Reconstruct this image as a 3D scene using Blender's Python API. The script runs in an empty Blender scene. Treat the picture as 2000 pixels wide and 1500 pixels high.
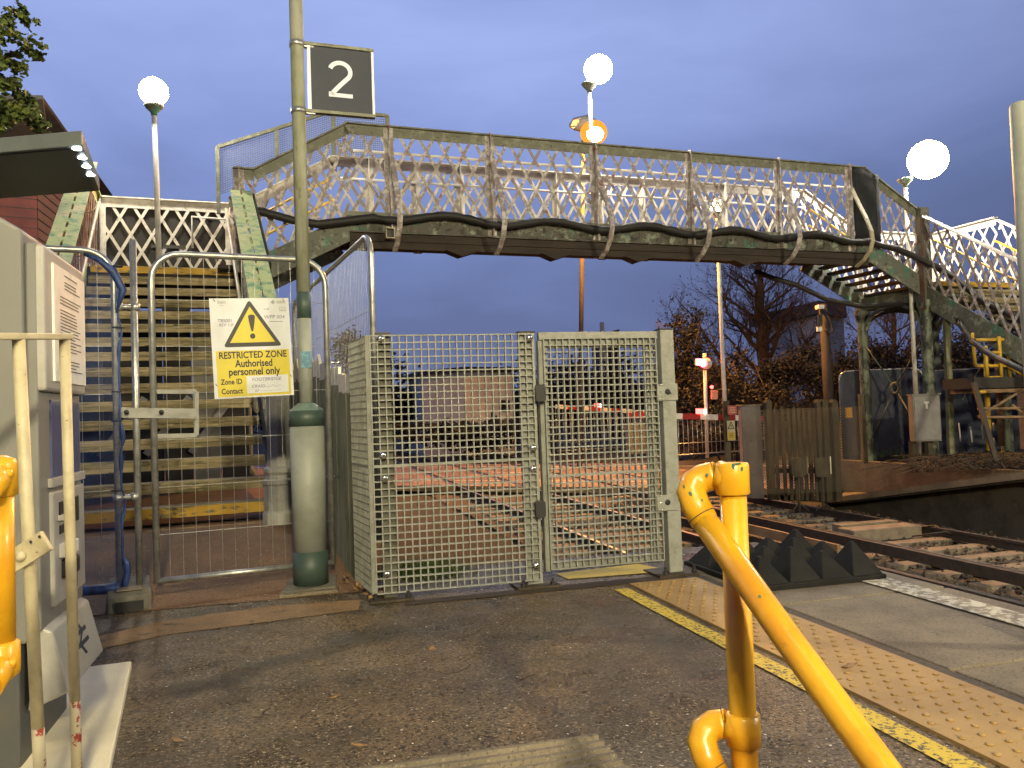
import bpy, math, random
from mathutils import Vector, Matrix, noise as mnoise
V = Vector
scene = bpy.context.scene
COL = scene.collection
PI = math.pi
# ------------------------------------------------------------------ camera
FPX = 1618.0
EYE = V((0, 0, 1.1))
YAW, PITCH, ROLL = math.radians(15.0), math.radians(1.91), math.radians(2.0)
FWD = V((math.sin(YAW) * math.cos(PITCH), math.cos(YAW) * math.cos(PITCH), math.sin(PITCH)))
R0 = V((math.cos(YAW), -math.sin(YAW), 0))
U0 = R0.cross(FWD)
RGT = R0 * math.cos(ROLL) - U0 * math.sin(ROLL)
UP = U0 * math.cos(ROLL) + R0 * math.sin(ROLL)
cam_d = bpy.data.cameras.new('camera'); cam = bpy.data.objects.new('camera', cam_d); COL.objects.link(cam)
cam.matrix_world = Matrix(((RGT.x, UP.x, -FWD.x, EYE.x), (RGT.y, UP.y, -FWD.y, EYE.y), (RGT.z, UP.z, -FWD.z, EYE.z), (0, 0, 0, 1)))
cam_d.sensor_width = 36; cam_d.lens = 36 * FPX / 2000; cam_d.clip_start = .05; cam_d.clip_end = 6000
scene.camera = cam

def ray(px, py): return FWD + RGT * ((px - 1000) / FPX) + UP * ((750 - py) / FPX)
def P(px, py, d): return EYE + ray(px, py) * d                 # a seen point at a known distance
def G(px, py, z=0.0):                                          # a seen point on a level surface
    r = ray(px, py); return EYE + r * ((z - EYE.z) / r.z)
def onY(px, py, Y): r = ray(px, py); return EYE + r * ((Y - EYE.y) / r.y)
def proj(p):
    v = V(p) - EYE; f = v.dot(FWD); return 1000 + FPX * v.dot(RGT) / f, 750 - FPX * v.dot(UP) / f
def flat(p, z): return V((p.x, p.y, z))

# ------------------------------------------------------------------ mesh builder
ORG = {}
class MB:
    def __init__(s): s.v = []; s.f = []; s.sm = []; s.mi = []
    def add(s, vs, fs, smooth=False, mi=0):
        o = len(s.v); s.v += [V(x) for x in vs]
        for f in fs: s.f.append([i + o for i in f]); s.sm.append(smooth); s.mi.append(mi)
        return s
    def para(s, o, a, b, c, mi=0):                             # corner + three edge vectors
        o, a, b, c = V(o), V(a), V(b), V(c)
        if a.cross(b).dot(c) < 0: a, b = b, a
        vs = [o, o + a, o + a + b, o + b, o + c, o + a + c, o + a + b + c, o + b + c]
        return s.add(vs, [(3, 2, 1, 0), (4, 5, 6, 7), (0, 1, 5, 4), (1, 2, 6, 5), (2, 3, 7, 6), (3, 0, 4, 7)], mi=mi)
    def box(s, lo, hi, mi=0):
        lo, hi = V(lo), V(hi); e = hi - lo
        return s.para(lo, (e.x, 0, 0), (0, e.y, 0), (0, 0, e.z), mi)
    def cbox(s, c, r, u, n, w, h, t, mi=0):                    # centred box with axes r,u,n
        r, u, n = V(r).normalized(), V(u).normalized(), V(n).normalized()
        return s.para(V(c) - r * w / 2 - u * h / 2 - n * t / 2, r * w, u * h, n * t, mi)
    def bar(s, p, q, w, t, side, mi=0):                        # flat bar p->q, w along side, t along the third axis
        p, q = V(p), V(q); d = (q - p); sd = V(side); sd = (sd - d * (sd.dot(d) / d.length_squared)).normalized()
        n = d.cross(sd).normalized()
        return s.para(p - sd * w / 2 - n * t / 2, d, sd * w, n * t, mi)
    def tube(s, pts, r, n=10, caps=True, mi=0, smooth=True):
        pts = [V(p) for p in pts]; rs = r if isinstance(r, (list, tuple)) else [r] * len(pts)
        t0 = (pts[1] - pts[0]).normalized(); a = t0.orthogonal().normalized(); vs = []; m = len(pts)
        for i, p in enumerate(pts):
            t = (pts[min(i + 1, m - 1)] - pts[max(i - 1, 0)]).normalized()
            a = (a - t * a.dot(t)); a = a.normalized() if a.length > 1e-6 else t.orthogonal().normalized()
            b = t.cross(a)
            for k in range(n):
                an = 2 * PI * k / n; vs.append(p + (a * math.cos(an) + b * math.sin(an)) * rs[i])
        fs = []
        for i in range(m - 1):
            for k in range(n):
                k2 = (k + 1) % n; fs.append((i * n + k, i * n + k2, (i + 1) * n + k2, (i + 1) * n + k))
        s.add(vs, fs, smooth, mi)
        if caps:
            o = len(s.v) - m * n
            s.f.append([o + k for k in reversed(range(n))]); s.f.append([o + (m - 1) * n + k for k in range(n)]); s.sm += [False, False]; s.mi += [mi, mi]
        return s
    def lathe(s, c, prof, n=20, axis=(0, 0, 1), mi=0, smooth=True, caps=True):
        ax = V(axis).normalized(); a = ax.orthogonal().normalized(); b = ax.cross(a); c = V(c); vs = []
        for r, h in prof:
            for k in range(n):
                an = 2 * PI * k / n; vs.append(c + ax * h + (a * math.cos(an) + b * math.sin(an)) * r)
        fs = []
        for i in range(len(prof) - 1):
            for k in range(n):
                k2 = (k + 1) % n; fs.append((i * n + k, i * n + k2, (i + 1) * n + k2, (i + 1) * n + k))
        if caps:
            fs.append([k for k in reversed(range(n))]); fs.append([(len(prof) - 1) * n + k for k in range(n)])
        return s.add(vs, fs, smooth, mi)
    def sphere(s, c, r, n=16, m=10, sc=(1, 1, 1), mi=0):
        c = V(c); vs = []; fs = []
        for i in range(m + 1):
            th = PI * i / m
            for k in range(n):
                an = 2 * PI * k / n
                vs.append(c + V((r * math.sin(th) * math.cos(an) * sc[0], r * math.sin(th) * math.sin(an) * sc[1], r * math.cos(th) * sc[2])))
        for i in range(m):
            for k in range(n):
                k2 = (k + 1) % n; fs.append((i * n + k, (i + 1) * n + k, (i + 1) * n + k2, i * n + k2))
        return s.add(vs, fs, True, mi)
    def prism(s, poly, ext, mi=0):                             # planar polygon pushed along ext
        n = len(poly); poly = [V(p) for p in poly]; ext = V(ext)
        nn = V((0, 0, 0))
        for i in range(n): nn += poly[i].cross(poly[(i + 1) % n])
        if nn.dot(ext) < 0: poly = poly[::-1]
        vs = poly + [p + ext for p in poly]
        fs = [list(reversed(range(n))), [n + i for i in range(n)]] + [(i, (i + 1) % n, n + (i + 1) % n, n + i) for i in range(n)]
        return s.add(vs, fs, mi=mi)
    def poly(s, pts, mi=0): return s.add(pts, [list(range(len(pts)))], mi=mi)
    def build(s, name, mats, parent=None, bevel=0.0, label=None):
        me = bpy.data.meshes.new(name); o = V((0, 0, 0))
        if parent is not None: o = ORG[parent.name]
        elif s.v:
            xs = [v.x for v in s.v]; ys = [v.y for v in s.v]; zs = [v.z for v in s.v]
            o = V(((min(xs) + max(xs)) / 2, (min(ys) + max(ys)) / 2, min(zs)))
        me.from_pydata([v - o for v in s.v], [], s.f)
        for m in (mats if isinstance(mats, (list, tuple)) else [mats]): me.materials.append(m)
        me.polygons.foreach_set('use_smooth', s.sm); me.polygons.foreach_set('material_index', s.mi); me.update()
        ob = bpy.data.objects.new(name, me); COL.objects.link(ob); ORG[ob.name] = o
        if parent is not None: ob.parent = parent
        else: ob.location = o
        if bevel:
            b = ob.modifiers.new('bevel', 'BEVEL'); b.width = bevel; b.segments = 2; b.limit_method = 'ANGLE'; b.angle_limit = .9
        if label: ob['label'] = label
        return ob
def thing(name, loc, label, cat, group=None):
    e = bpy.data.objects.new(name, None); COL.objects.link(e); e.location = V(loc); ORG[e.name] = V(loc); e.empty_display_size = .1
    return tag(e, label, cat, group)
def tag(o, label, cat, group=None, kind=None):
    o['label'] = label; o['category'] = cat
    if group: o['group'] = group
    if kind: o['kind'] = kind
    return o
def struct(o, label=None, kind='structure'):
    o['kind'] = kind
    if label: o['label'] = label
    return o
def copy_tree(o, parent=None, loc=None):
    c = o.copy(); COL.objects.link(c); c.parent = parent
    if loc is not None: c.location = loc
    for ch in list(o.children): copy_tree(ch, c)
    return c
def text(s, size, o, r, u, mat, name, parent, align='CENTER', lift=.001, off=.0, ext=.0005, shear=0.0):
    cu = bpy.data.curves.new('txt', 'FONT'); cu.body = s; cu.size = size; cu.align_x = align; cu.align_y = 'CENTER'; cu.extrude = ext; cu.offset = off * size; cu.shear = shear
    cu.resolution_u = 3
    t = bpy.data.objects.new('txt', cu); COL.objects.link(t)
    dg = bpy.context.evaluated_depsgraph_get(); me0 = bpy.data.meshes.new_from_object(t.evaluated_get(dg))
    bpy.data.objects.remove(t)
    r = V(r).normalized(); u = V(u).normalized(); n = r.cross(u); o = V(o)
    m = MB(); m.add([o + r * v.co.x + u * v.co.y + n * (v.co.z + lift) for v in me0.vertices], [list(p.vertices) for p in me0.polygons])
    bpy.data.meshes.remove(me0)
    return m if name is None else m.build(name, mat, parent)

# ------------------------------------------------------------------ materials
def srgb(*c): return tuple(((x / 255) / 12.92 if x <= 10 else (((x / 255) + .055) / 1.055) ** 2.4) for x in c)
MATS = {}
def pm(name, col, layers=(), rough=.6, metal=0, bump=0, bscale=60, rvar=0, stretch=(1, 1, 1), spec=.5, coat=0, bdist=.01):
    """layers: (colour, noise scale, low, high[, detail]) laid one over another by noise in real space"""
    m = bpy.data.materials.new(name); m.use_nodes = True; nt = m.node_tree; N = nt.nodes; L = nt.links
    b = N['Principled BSDF']; b.inputs['Roughness'].default_value = rough; b.inputs['Metallic'].default_value = metal
    b.inputs['Specular IOR Level'].default_value = spec
    if coat: b.inputs['Coat Weight'].default_value = coat; b.inputs['Coat Roughness'].default_value = .15
    g = N.new('ShaderNodeNewGeometry'); mp = N.new('ShaderNodeVectorMath'); mp.operation = 'MULTIPLY'; mp.inputs[1].default_value = stretch
    L.new(g.outputs['Position'], mp.inputs[0])
    cur = None; c4 = tuple(col) + (1,)
    for i, ly in enumerate(layers):
        c, sc, lo, hi = ly[:4]; det = ly[4] if len(ly) > 4 else 5
        n = N.new('ShaderNodeTexNoise'); n.inputs['Scale'].default_value = sc; n.inputs['Detail'].default_value = det; n.inputs['Roughness'].default_value = .65
        off = N.new('ShaderNodeVectorMath'); off.operation = 'ADD'; off.inputs[1].default_value = (i * 7.3, i * 3.1, i * 11.7)
        L.new(mp.outputs[0], off.inputs[0]); L.new(off.outputs[0], n.inputs['Vector'])
        mr = N.new('ShaderNodeMapRange'); mr.inputs['From Min'].default_value = lo; mr.inputs['From Max'].default_value = hi; L.new(n.outputs['Fac'], mr.inputs['Value'])
        mx = N.new('ShaderNodeMix'); mx.data_type = 'RGBA'; L.new(mr.outputs[0], mx.inputs[0])
        if cur is None: mx.inputs[6].default_value = c4
        else: L.new(cur, mx.inputs[6])
        mx.inputs[7].default_value = tuple(c) + (1,); cur = mx.outputs[2]
    if cur is None: b.inputs['Base Color'].default_value = c4
    else: L.new(cur, b.inputs['Base Color'])
    if bump or rvar:
        n = N.new('ShaderNodeTexNoise'); n.inputs['Scale'].default_value = bscale; n.inputs['Detail'].default_value = 4; L.new(mp.outputs[0], n.inputs['Vector'])
        if bump:
            bp = N.new('ShaderNodeBump'); bp.inputs['Strength'].default_value = bump; bp.inputs['Distance'].default_value = bdist; L.new(n.outputs['Fac'], bp.inputs['Height']); L.new(bp.outputs[0], b.inputs['Normal'])
        if rvar:
            n2 = N.new('ShaderNodeTexNoise'); n2.inputs['Scale'].default_value = 3.0; n2.inputs['Detail'].default_value = 6; L.new(mp.outputs[0], n2.inputs['Vector'])
            mr = N.new('ShaderNodeMapRange'); mr.inputs['From Min'].default_value = .35; mr.inputs['From Max'].default_value = .65
            mr.inputs['To Min'].default_value = max(.05, rough - rvar); mr.inputs['To Max'].default_value = min(1, rough + rvar); L.new(n2.outputs['Fac'], mr.inputs['Value']); L.new(mr.outputs[0], b.inputs['Roughness'])
    MATS[name] = m; return m
def emit(name, col, s):
    m = bpy.data.materials.new(name); m.use_nodes = True; N = m.node_tree.nodes; N.remove(N['Principled BSDF'])
    e = N.new('ShaderNodeEmission'); e.inputs[0].default_value = tuple(col) + (1,); e.inputs[1].default_value = s
    m.node_tree.links.new(e.outputs[0], N['Material Output'].inputs[0]); return m

M = {}
M['grpdark'] = pm('grp_post_shaded', (.11, .11, .088), [((.07, .07, .055), 7, .42, .62)], rough=.7)  # shadow on the posts behind the mesh, put into their colour
M['grp'] = pm('grp_grey_green', (.255, .265, .245), [((.19, .195, .168), 9, .45, .62), ((.30, .305, .27), 60, .5, .75)], rough=.55, bump=.15, bscale=200)
M['zinc'] = pm('zinc_flat', (.27, .275, .26), [((.20, .20, .19), 9, .42, .62)], rough=.5, metal=.3)
M['steel'] = pm('galvanised', (.48, .49, .48), [((.32, .33, .33), 14, .42, .62), ((.58, .58, .56), 50, .55, .75)], rough=.38, metal=.75)
M['bolt'] = pm('bolt_steel', (.7, .7, .68), rough=.25, metal=1)
M['blackplastic'] = pm('black_plastic', (.02, .02, .022), rough=.5)
M['yellow'] = pm('yellow_paint', (.66, .355, .012), [((.55, .25, .01), 5, .45, .65), ((.60, .33, .03), 90, .6, .8), ((.30, .16, .02), 17, .68, .76)], rough=.36, coat=.15, bump=.12, bscale=30)
M['green_chip'] = pm('green_chip', (.03, .12, .10), rough=.6)
M['cream'] = pm('cream_paint', (.48, .43, .29), [((.40, .35, .23), 12, .45, .6), ((.17, .09, .045), 26, .66, .70), ((.24, .035, .025), 16, .73, .75)], rough=.5, bump=.2, bscale=40)
M['creamred'] = pm('cream_red_chipped', (.44, .39, .27), [((.26, .03, .02), 16, .545, .56), ((.17, .09, .045), 35, .66, .69)], rough=.55, bump=.2, bscale=40)
M['machine'] = pm('machine_grey', (.175, .178, .172), [((.145, .148, .143), 2, .4, .7), ((.13, .128, .115), 9, .62, .74)], rough=.42)
M['machine_light'] = pm('machine_light_grey', (.36, .355, .34), [((.30, .295, .28), 5, .45, .65)], rough=.4)
M['machine_dark'] = pm('machine_dark_grey', (.055, .06, .065), [((.085, .075, .065), 3, .45, .7)], rough=.5)
M['white'] = pm('white_paint', (.74, .73, .69), [((.62, .60, .54), 12, .5, .7)], rough=.5)
M['paper'] = pm('sign_white', (.64, .67, .74), [((.57, .59, .63), 6, .45, .7)], rough=.35)
M['signyellow'] = pm('sign_yellow', (.62, .52, .045), [((.54, .45, .04), 6, .45, .7)], rough=.35)
M['black'] = pm('sign_black', (.018, .018, .02), rough=.45)
M['ink'] = pm('ink_blue', (.10, .11, .22), rough=.6)
M['inkgrey'] = pm('ink_grey', (.30, .34, .33), rough=.6)
M['signgrey'] = pm('sign_dark_grey', (.036, .042, .064), [((.046, .05, .07), 3, .45, .7)], rough=.6, spec=.3)
M['sign2'] = pm('sign_numeral_white', (.62, .66, .80), rough=.5)
M['pole'] = pm('pole_grey', (.30, .32, .29), [((.25, .27, .24), 5, .45, .6), ((.12, .12, .10), 40, .70, .76)], rough=.5)
M['polemoss'] = pm('pole_mossy', (.29, .30, .245), [((.18, .195, .125), 7, .42, .6), ((.11, .11, .08), 22, .62, .74)], rough=.75, stretch=(1, 1, .25))
M['polegreen'] = pm('pole_dark_green', (.045, .075, .066), [((.06, .09, .078), 8, .45, .65)], rough=.5)
M['polecap'] = pm('pole_cap_green', (.17, .25, .22), [((.12, .17, .15), 8, .45, .65)], rough=.45)
M['sticker'] = pm('sticker_blue', (.03, .14, .24), [((.10, .30, .40), 40, .5, .6)], rough=.4)
M['asphalt'] = None
M['concrete'] = pm('concrete_slab', (.20, .165, .118), [((.125, .103, .074), 2.2, .42, .62), ((.30, .26, .20), 90, .56, .7), ((.06, .05, .04), 70, .56, .68, 3)], rough=.75, bump=.3, bscale=220)
M['pad'] = pm('concrete_pad', (.82, .75, .57), [((.72, .65, .49), 3, .4, .7), ((.25, .2, .15), 30, .72, .76)], rough=.8, bump=.15, bscale=120)
M['tactile'] = pm('tactile_buff', (.37, .235, .082), [((.29, .18, .065), 2.2, .42, .62), ((.17, .11, .05), 28, .60, .72), ((.44, .30, .13), 120, .62, .74)], rough=.6, bump=.25, bscale=250)
M['ylines'] = pm('yellow_line', (.60, .44, .05), [((.09, .075, .055), 55, .53, .57, 6), ((.10, .085, .06), 7, .62, .68)], rough=.7, bump=.3, bscale=200)
M['ysolid'] = pm('yellow_line_fresh', (.66, .46, .03), [((.40, .29, .05), 14, .60, .68)], rough=.65)
M['wlines'] = pm('white_line_worn', (.55, .52, .44), [((.24, .205, .155), 22, .47, .52, 8), ((.16, .13, .10), 60, .6, .66)], rough=.75, bump=.2, bscale=200)
M['wood'] = pm('tread_wood', (.36, .295, .165), [((.15, .13, .06), 5, .42, .62), ((.50, .41, .23), 14, .56, .70), ((.045, .045, .022), 17, .57, .69)], rough=.7, bump=.4, bscale=35, stretch=(.25, 1, 2.2))
M['treadyellow'] = pm('tread_yellow', (.52, .32, .03), [((.16, .13, .06), 9, .52, .60, 7)], rough=.65, stretch=(.6, 1, 2))
M['pickets'] = pm('picket_mossy', (.24, .235, .15), [((.13, .15, .07), 6, .42, .6), ((.23, .21, .15), 18, .55, .72), ((.04, .04, .025), 24, .64, .72)], rough=.85, bump=.4, bscale=30, stretch=(1, 1, .3))
M['picketw'] = pm('picket_white', (.80, .75, .62), [((.60, .55, .42), 14, .5, .65), ((.12, .09, .05), 20, .70, .74)], rough=.7)
M['iron_out'] = pm('parapet_weathered', (.29, .25, .24), [((.56, .53, .51), 9, .48, .58), ((.22, .085, .078), 5, .58, .68), ((.14, .15, .12), 16, .58, .68)], rough=.6, bump=.2, bscale=40)
M['iron_white'] = pm('parapet_white', (.66, .63, .57), [((.50, .46, .40), 8, .5, .65), ((.16, .11, .09), 12, .64, .70)], rough=.55, bump=.15, bscale=40)
M['iron_green'] = pm('girder_green', (.115, .125, .10), [((.24, .265, .21), 6, .52, .62), ((.05, .17, .115), 3.2, .56, .64), ((.05, .04, .03), 13, .56, .66)], rough=.65, bump=.3, bscale=30)
M['coping'] = pm('coping_pale_green', (.46, .54, .25), [((.16, .33, .19), 6, .51, .61), ((.64, .60, .34), 4, .51, .63), ((.12, .10, .06), 18, .62, .68)], rough=.55, bump=.2, bscale=50)
M['gplate'] = pm('girder_plate_grimy', (.085, .08, .064), [((.24, .28, .22), 5, .545, .64), ((.04, .17, .115), 2.6, .60, .67), ((.03, .025, .02), 9, .52, .62)], rough=.7, bump=.4, bscale=25)
M['toprail'] = pm('top_rail_dark_green', (.155, .16, .12), [((.25, .27, .20), 8, .5, .64), ((.08, .06, .05), 14, .58, .68)], rough=.6, bump=.2, bscale=40)
M['rust'] = pm('lattice_rust', (.20, .105, .075), [((.34, .28, .21), 9, .5, .62), ((.10, .05, .045), 16, .56, .66)], rough=.7, bump=.2, bscale=40)
M['darkwood'] = pm('deck_timber_dark', (.042, .031, .023), [((.025, .019, .015), 6, .42, .62)], rough=.85, bump=.4, bscale=20, stretch=(.3, 2, 2))
M['cable'] = pm('cable_black', (.016, .015, .014), rough=.6, bump=.3, bscale=40)
M['colgrey'] = pm('column_grey_paint', (.36, .36, .34), [((.28, .28, .26), 8, .45, .65), ((.13, .12, .10), 30, .68, .75)], rough=.5, bump=.1, bscale=60)
M['colgreen'] = pm('column_flaking_green', (.15, .175, .13), [((.035, .04, .033), 5, .47, .56), ((.24, .27, .20), 15, .58, .68)], rough=.65, stretch=(1, 1, .5))
M['ply'] = pm('plywood_black', (.022, .019, .017), [((.035, .03, .026), 2, .45, .6)], rough=.75)
M['tarp'] = pm('rubber_sheet', (.022, .024, .026), [((.015, .016, .018), 6, .4, .65)], rough=.85, spec=.2, bump=.2, bscale=15)
M['rubber'] = pm('rubber_black', (.0085, .0085, .009), [((.014, .0135, .013), 9, .45, .65)], rough=.75, spec=.25, bump=.2, bscale=90)
M['block'] = pm('foot_block_grey', (.16, .15, .12), [((.10, .095, .08), 8, .42, .62)], rough=.85, bump=.2, bscale=60)
M['rail'] = pm('rail_rusty', (.05, .034, .025), [((.03, .022, .017), 10, .42, .6)], rough=.7)
M['railtop'] = pm('rail_top_polished', (.55, .50, .45), rough=.28, metal=1)
M['sleeper'] = pm('sleeper_concrete', (.24, .20, .15), [((.16, .13, .10), 5, .42, .6)], rough=.85, bump=.2, bscale=60)
M['thirdboard'] = pm('guard_board', (.30, .20, .11), [((.22, .14, .08), 6, .42, .6)], rough=.8, stretch=(1, .2, 1))
M['ballast'] = pm('ballast_stone', (.10, .078, .06), [((.055, .045, .036), 9, .4, .62), ((.20, .165, .13), 30, .58, .7)], rough=.9, bump=.9, bscale=22, bdist=.04)
M['earth'] = pm('earth_dark', (.05, .042, .03), [((.03, .03, .018), 4, .4, .62), ((.10, .08, .05), 14, .58, .72)], rough=.95, bump=.6, bscale=14, bdist=.05)
M['crossing'] = pm('crossing_panel', (.23, .15, .075), [((.12, .085, .05), 1.6, .44, .56), ((.36, .25, .12), 9, .54, .66)], rough=.55, bump=.25, bscale=50, stretch=(1, .4, 1))
M['road'] = pm('road_asphalt', (.07, .06, .055), [((.045, .04, .038), 2, .4, .65)], rough=.65, bump=.3, bscale=120)
M['bluesheet'] = pm('blue_sheet', (.045, .06, .11), [((.03, .04, .075), 2.2, .42, .62)], rough=.6, bump=.4, bscale=6, bdist=.05)
M['cab'] = pm('cabinet_grey', (.22, .215, .22), [((.17, .165, .165), 3, .42, .62)], rough=.55)
M['cabgreen'] = pm('cabinet_green_grey', (.17, .165, .145), [((.13, .128, .115), 3, .42, .62)], rough=.55)
M['oldwood'] = pm('old_post_wood', (.085, .068, .044), [((.045, .038, .026), 7, .42, .62)], rough=.9, bump=.3, bscale=30, stretch=(1, 1, .3))
M['polewood'] = pm('telegraph_wood', (.075, .058, .046), [((.05, .04, .032), 9, .42, .62)], rough=.85, bump=.3, bscale=30, stretch=(1, 1, .2))
M['scaff'] = pm('scaffold_yellow', (.62, .40, .035), [((.40, .22, .02), 6, .5, .65)], rough=.5)
M['wall_red'] = pm('wall_red_cladding', (.20, .05, .042), [((.15, .038, .035), 3, .42, .62)], rough=.7)
M['wall_dark'] = pm('wall_dark_cladding', (.05, .032, .042), [((.04, .026, .034), 3, .42, .62)], rough=.7)
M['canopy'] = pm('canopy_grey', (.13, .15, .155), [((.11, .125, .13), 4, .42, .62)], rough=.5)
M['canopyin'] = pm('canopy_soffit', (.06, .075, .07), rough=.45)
M['wall_pale'] = pm('wall_pale_render', (.60, .61, .66), [((.50, .51, .55), 1.2, .42, .62)], rough=.85)
M['roof'] = pm('roof_grey', (.13, .125, .13), [((.09, .088, .09), 2, .42, .62)], rough=.85)
M['window'] = pm('window_glass_dark', (.02, .022, .028), rough=.1)
M['glass'] = pm('screen_glass', (.10, .11, .22), rough=.12)
M['redpaint'] = pm('red_paint', (.30, .03, .028), rough=.5)
M['bark'] = pm('bark', (.075, .05, .035), [((.045, .032, .024), 10, .42, .62)], rough=.95, bump=.5, bscale=20)
def leafmat(name, a, b, c, sc=2.5):
    m = pm(name, a, [(b, sc, .42, .58), (c, sc * 3.1, .54, .66)], rough=.65)
    return m
M['leaf_brown'] = leafmat('leaf_brown', (.021, .019, .017), (.014, .013, .012), (.032, .025, .020), .9)
M['leaf_dark'] = leafmat('leaf_dark_green', (.017, .020, .015), (.021, .021, .015), (.028, .026, .018), .9)
M['leaf_rust'] = leafmat('leaf_rust', (.028, .022, .017), (.019, .016, .013), (.050, .035, .024), .9)
M['leaf_green'] = leafmat('leaf_green', (.10, .14, .028), (.06, .09, .024), (.20, .22, .045), 3)
M['grass'] = leafmat('grass_green', (.05, .10, .02), (.08, .13, .025), (.10, .10, .04), 4)
M['deadleaf'] = leafmat('dead_leaf', (.28, .16, .06), (.17, .09, .035), (.42, .30, .15), 30)
# ------------------------------------------------------------------ asphalt
M['asphalt'] = pm('platform_asphalt', (.155, .112, .066), [
    ((.098, .075, .047), 1.3, .44, .58), ((.205, .142, .078), .9, .53, .64), ((.085, .07, .05), 2.7, .56, .66), ((.035, .026, .016), 62, .52, .57, 2), ((.34, .275, .19), 74, .60, .64, 2), ((.95, .90, .78), 48, .735, .75, 1)],
    rough=.42, bump=1.0, bscale=130, rvar=.24, bdist=.010, spec=.4)
M['asphalt_brown'] = pm('apron_brown', (.25, .145, .08), [((.175, .105, .06), 1.6, .42, .60), ((.08, .052, .03), 95, .52, .62, 3), ((.29, .19, .11), 120, .60, .68, 2), ((.62, .57, .50), 46, .745, .765, 1)], rough=.7, bump=.9, bscale=130, bdist=.010, spec=.3)
M['strip'] = pm('patched_strip', (.30, .19, .098), [((.21, .135, .072), 2.2, .42, .6), ((.13, .09, .052), 100, .54, .64, 3), ((.08, .06, .04), 7, .58, .68)], rough=.75, bump=.8, bscale=140, bdist=.008, spec=.3)
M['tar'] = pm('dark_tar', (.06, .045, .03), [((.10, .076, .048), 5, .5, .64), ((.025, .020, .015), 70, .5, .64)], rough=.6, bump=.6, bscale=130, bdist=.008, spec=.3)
M['patch'] = pm('darker_patch', (.09, .07, .045), [((.142, .098, .052), 5, .40, .58), ((.045, .032, .018), 95, .50, .60, 3), ((.24, .18, .12), 110, .60, .68, 2)], rough=.50, bump=1.0, bscale=130, bdist=.010, spec=.32)

def damp(mat, c, rad):                               # a damp, shinier area where water has not dried
    nt = mat.node_tree; N = nt.nodes; L = nt.links; b = N['Principled BSDF']
    g = N.new('ShaderNodeNewGeometry'); d = N.new('ShaderNodeVectorMath'); d.operation = 'DISTANCE'; d.inputs[1].default_value = c; L.new(g.outputs['Position'], d.inputs[0])
    n = N.new('ShaderNodeTexNoise'); n.inputs['Scale'].default_value = 7; n.inputs['Detail'].default_value = 7; L.new(g.outputs['Position'], n.inputs['Vector'])
    m1 = N.new('ShaderNodeMapRange'); m1.inputs['From Min'].default_value = rad; m1.inputs['From Max'].default_value = .1; L.new(d.outputs['Value'], m1.inputs['Value'])
    m2 = N.new('ShaderNodeMapRange'); m2.inputs['From Min'].default_value = .44; m2.inputs['From Max'].default_value = .58; L.new(n.outputs['Fac'], m2.inputs['Value'])
    mu = N.new('ShaderNodeMath'); mu.operation = 'MULTIPLY'; L.new(m1.outputs[0], mu.inputs[0]); L.new(m2.outputs[0], mu.inputs[1])
    old = b.inputs['Roughness'].links[0].from_socket; mx = N.new('ShaderNodeMix'); L.new(mu.outputs[0], mx.inputs[0]); L.new(old, mx.inputs[2]); mx.inputs[3].default_value = .17; L.new(mx.outputs[0], b.inputs['Roughness'])
def seam(mat, a, b, w, col):                          # a darker made-good strip of tarmac with ragged sides
    nt = mat.node_tree; N = nt.nodes; L = nt.links; bs = N['Principled BSDF']; a, b = V(a), V(b); d = (b - a).normalized(); n_ = V((-d.y, d.x, 0)); ln = (b - a).length
    g = N.new('ShaderNodeNewGeometry'); s1 = N.new('ShaderNodeVectorMath'); s1.operation = 'SUBTRACT'; s1.inputs[1].default_value = a; L.new(g.outputs['Position'], s1.inputs[0])
    nz = N.new('ShaderNodeTexNoise'); nz.inputs['Scale'].default_value = 5; nz.inputs['Detail'].default_value = 8; L.new(g.outputs['Position'], nz.inputs['Vector'])
    def dot(v): x = N.new('ShaderNodeVectorMath'); x.operation = 'DOT_PRODUCT'; L.new(s1.outputs[0], x.inputs[0]); x.inputs[1].default_value = v; return x.outputs['Value']
    def math_(op, x, y): m = N.new('ShaderNodeMath'); m.operation = op; L.new(x, m.inputs[0]); (L.new(y, m.inputs[1]) if not isinstance(y, float) else setattr(m.inputs[1], 'default_value', y)); return m.outputs[0]
    def mr(x, f0, f1): m = N.new('ShaderNodeMapRange'); m.inputs['From Min'].default_value = f0; m.inputs['From Max'].default_value = f1; L.new(x, m.inputs['Value']); return m.outputs[0]
    jit = math_('MULTIPLY', math_('SUBTRACT', nz.outputs['Fac'], .5), w * 2.2)
    side = math_('ABSOLUTE', math_('ADD', dot(n_), jit), 0.0); al = math_('ADD', dot(d), jit)
    k = math_('MULTIPLY', math_('MULTIPLY', mr(side, w, w * .55), mr(al, 0.0, .06)), mr(al, ln, ln * .6)); k = math_('MULTIPLY', k, .62)
    old = bs.inputs['Base Color'].links[0].from_socket; mx = N.new('ShaderNodeMix'); mx.data_type = 'RGBA'; L.new(k, mx.inputs[0]); L.new(old, mx.inputs[6]); mx.inputs[7].default_value = col + (1,); L.new(mx.outputs[2], bs.inputs['Base Color'])
seam(M['asphalt'], G(312, 1362, 0), G(860, 1205, 0), .12, (.045, .042, .034))
seam(M['asphalt'], G(300, 1300, 0), G(120, 1330, 0), .25, (.19, .135, .085))
seam(M['asphalt'], G(1400, 1330, 0), G(1130, 1160, 0), .16, (.075, .062, .045))
damp(M['asphalt'], tuple(G(1105, 1320, 0)), .62)
def sm(t): t = max(0., min(1., t)); return t * t * (3 - 2 * t)
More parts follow.
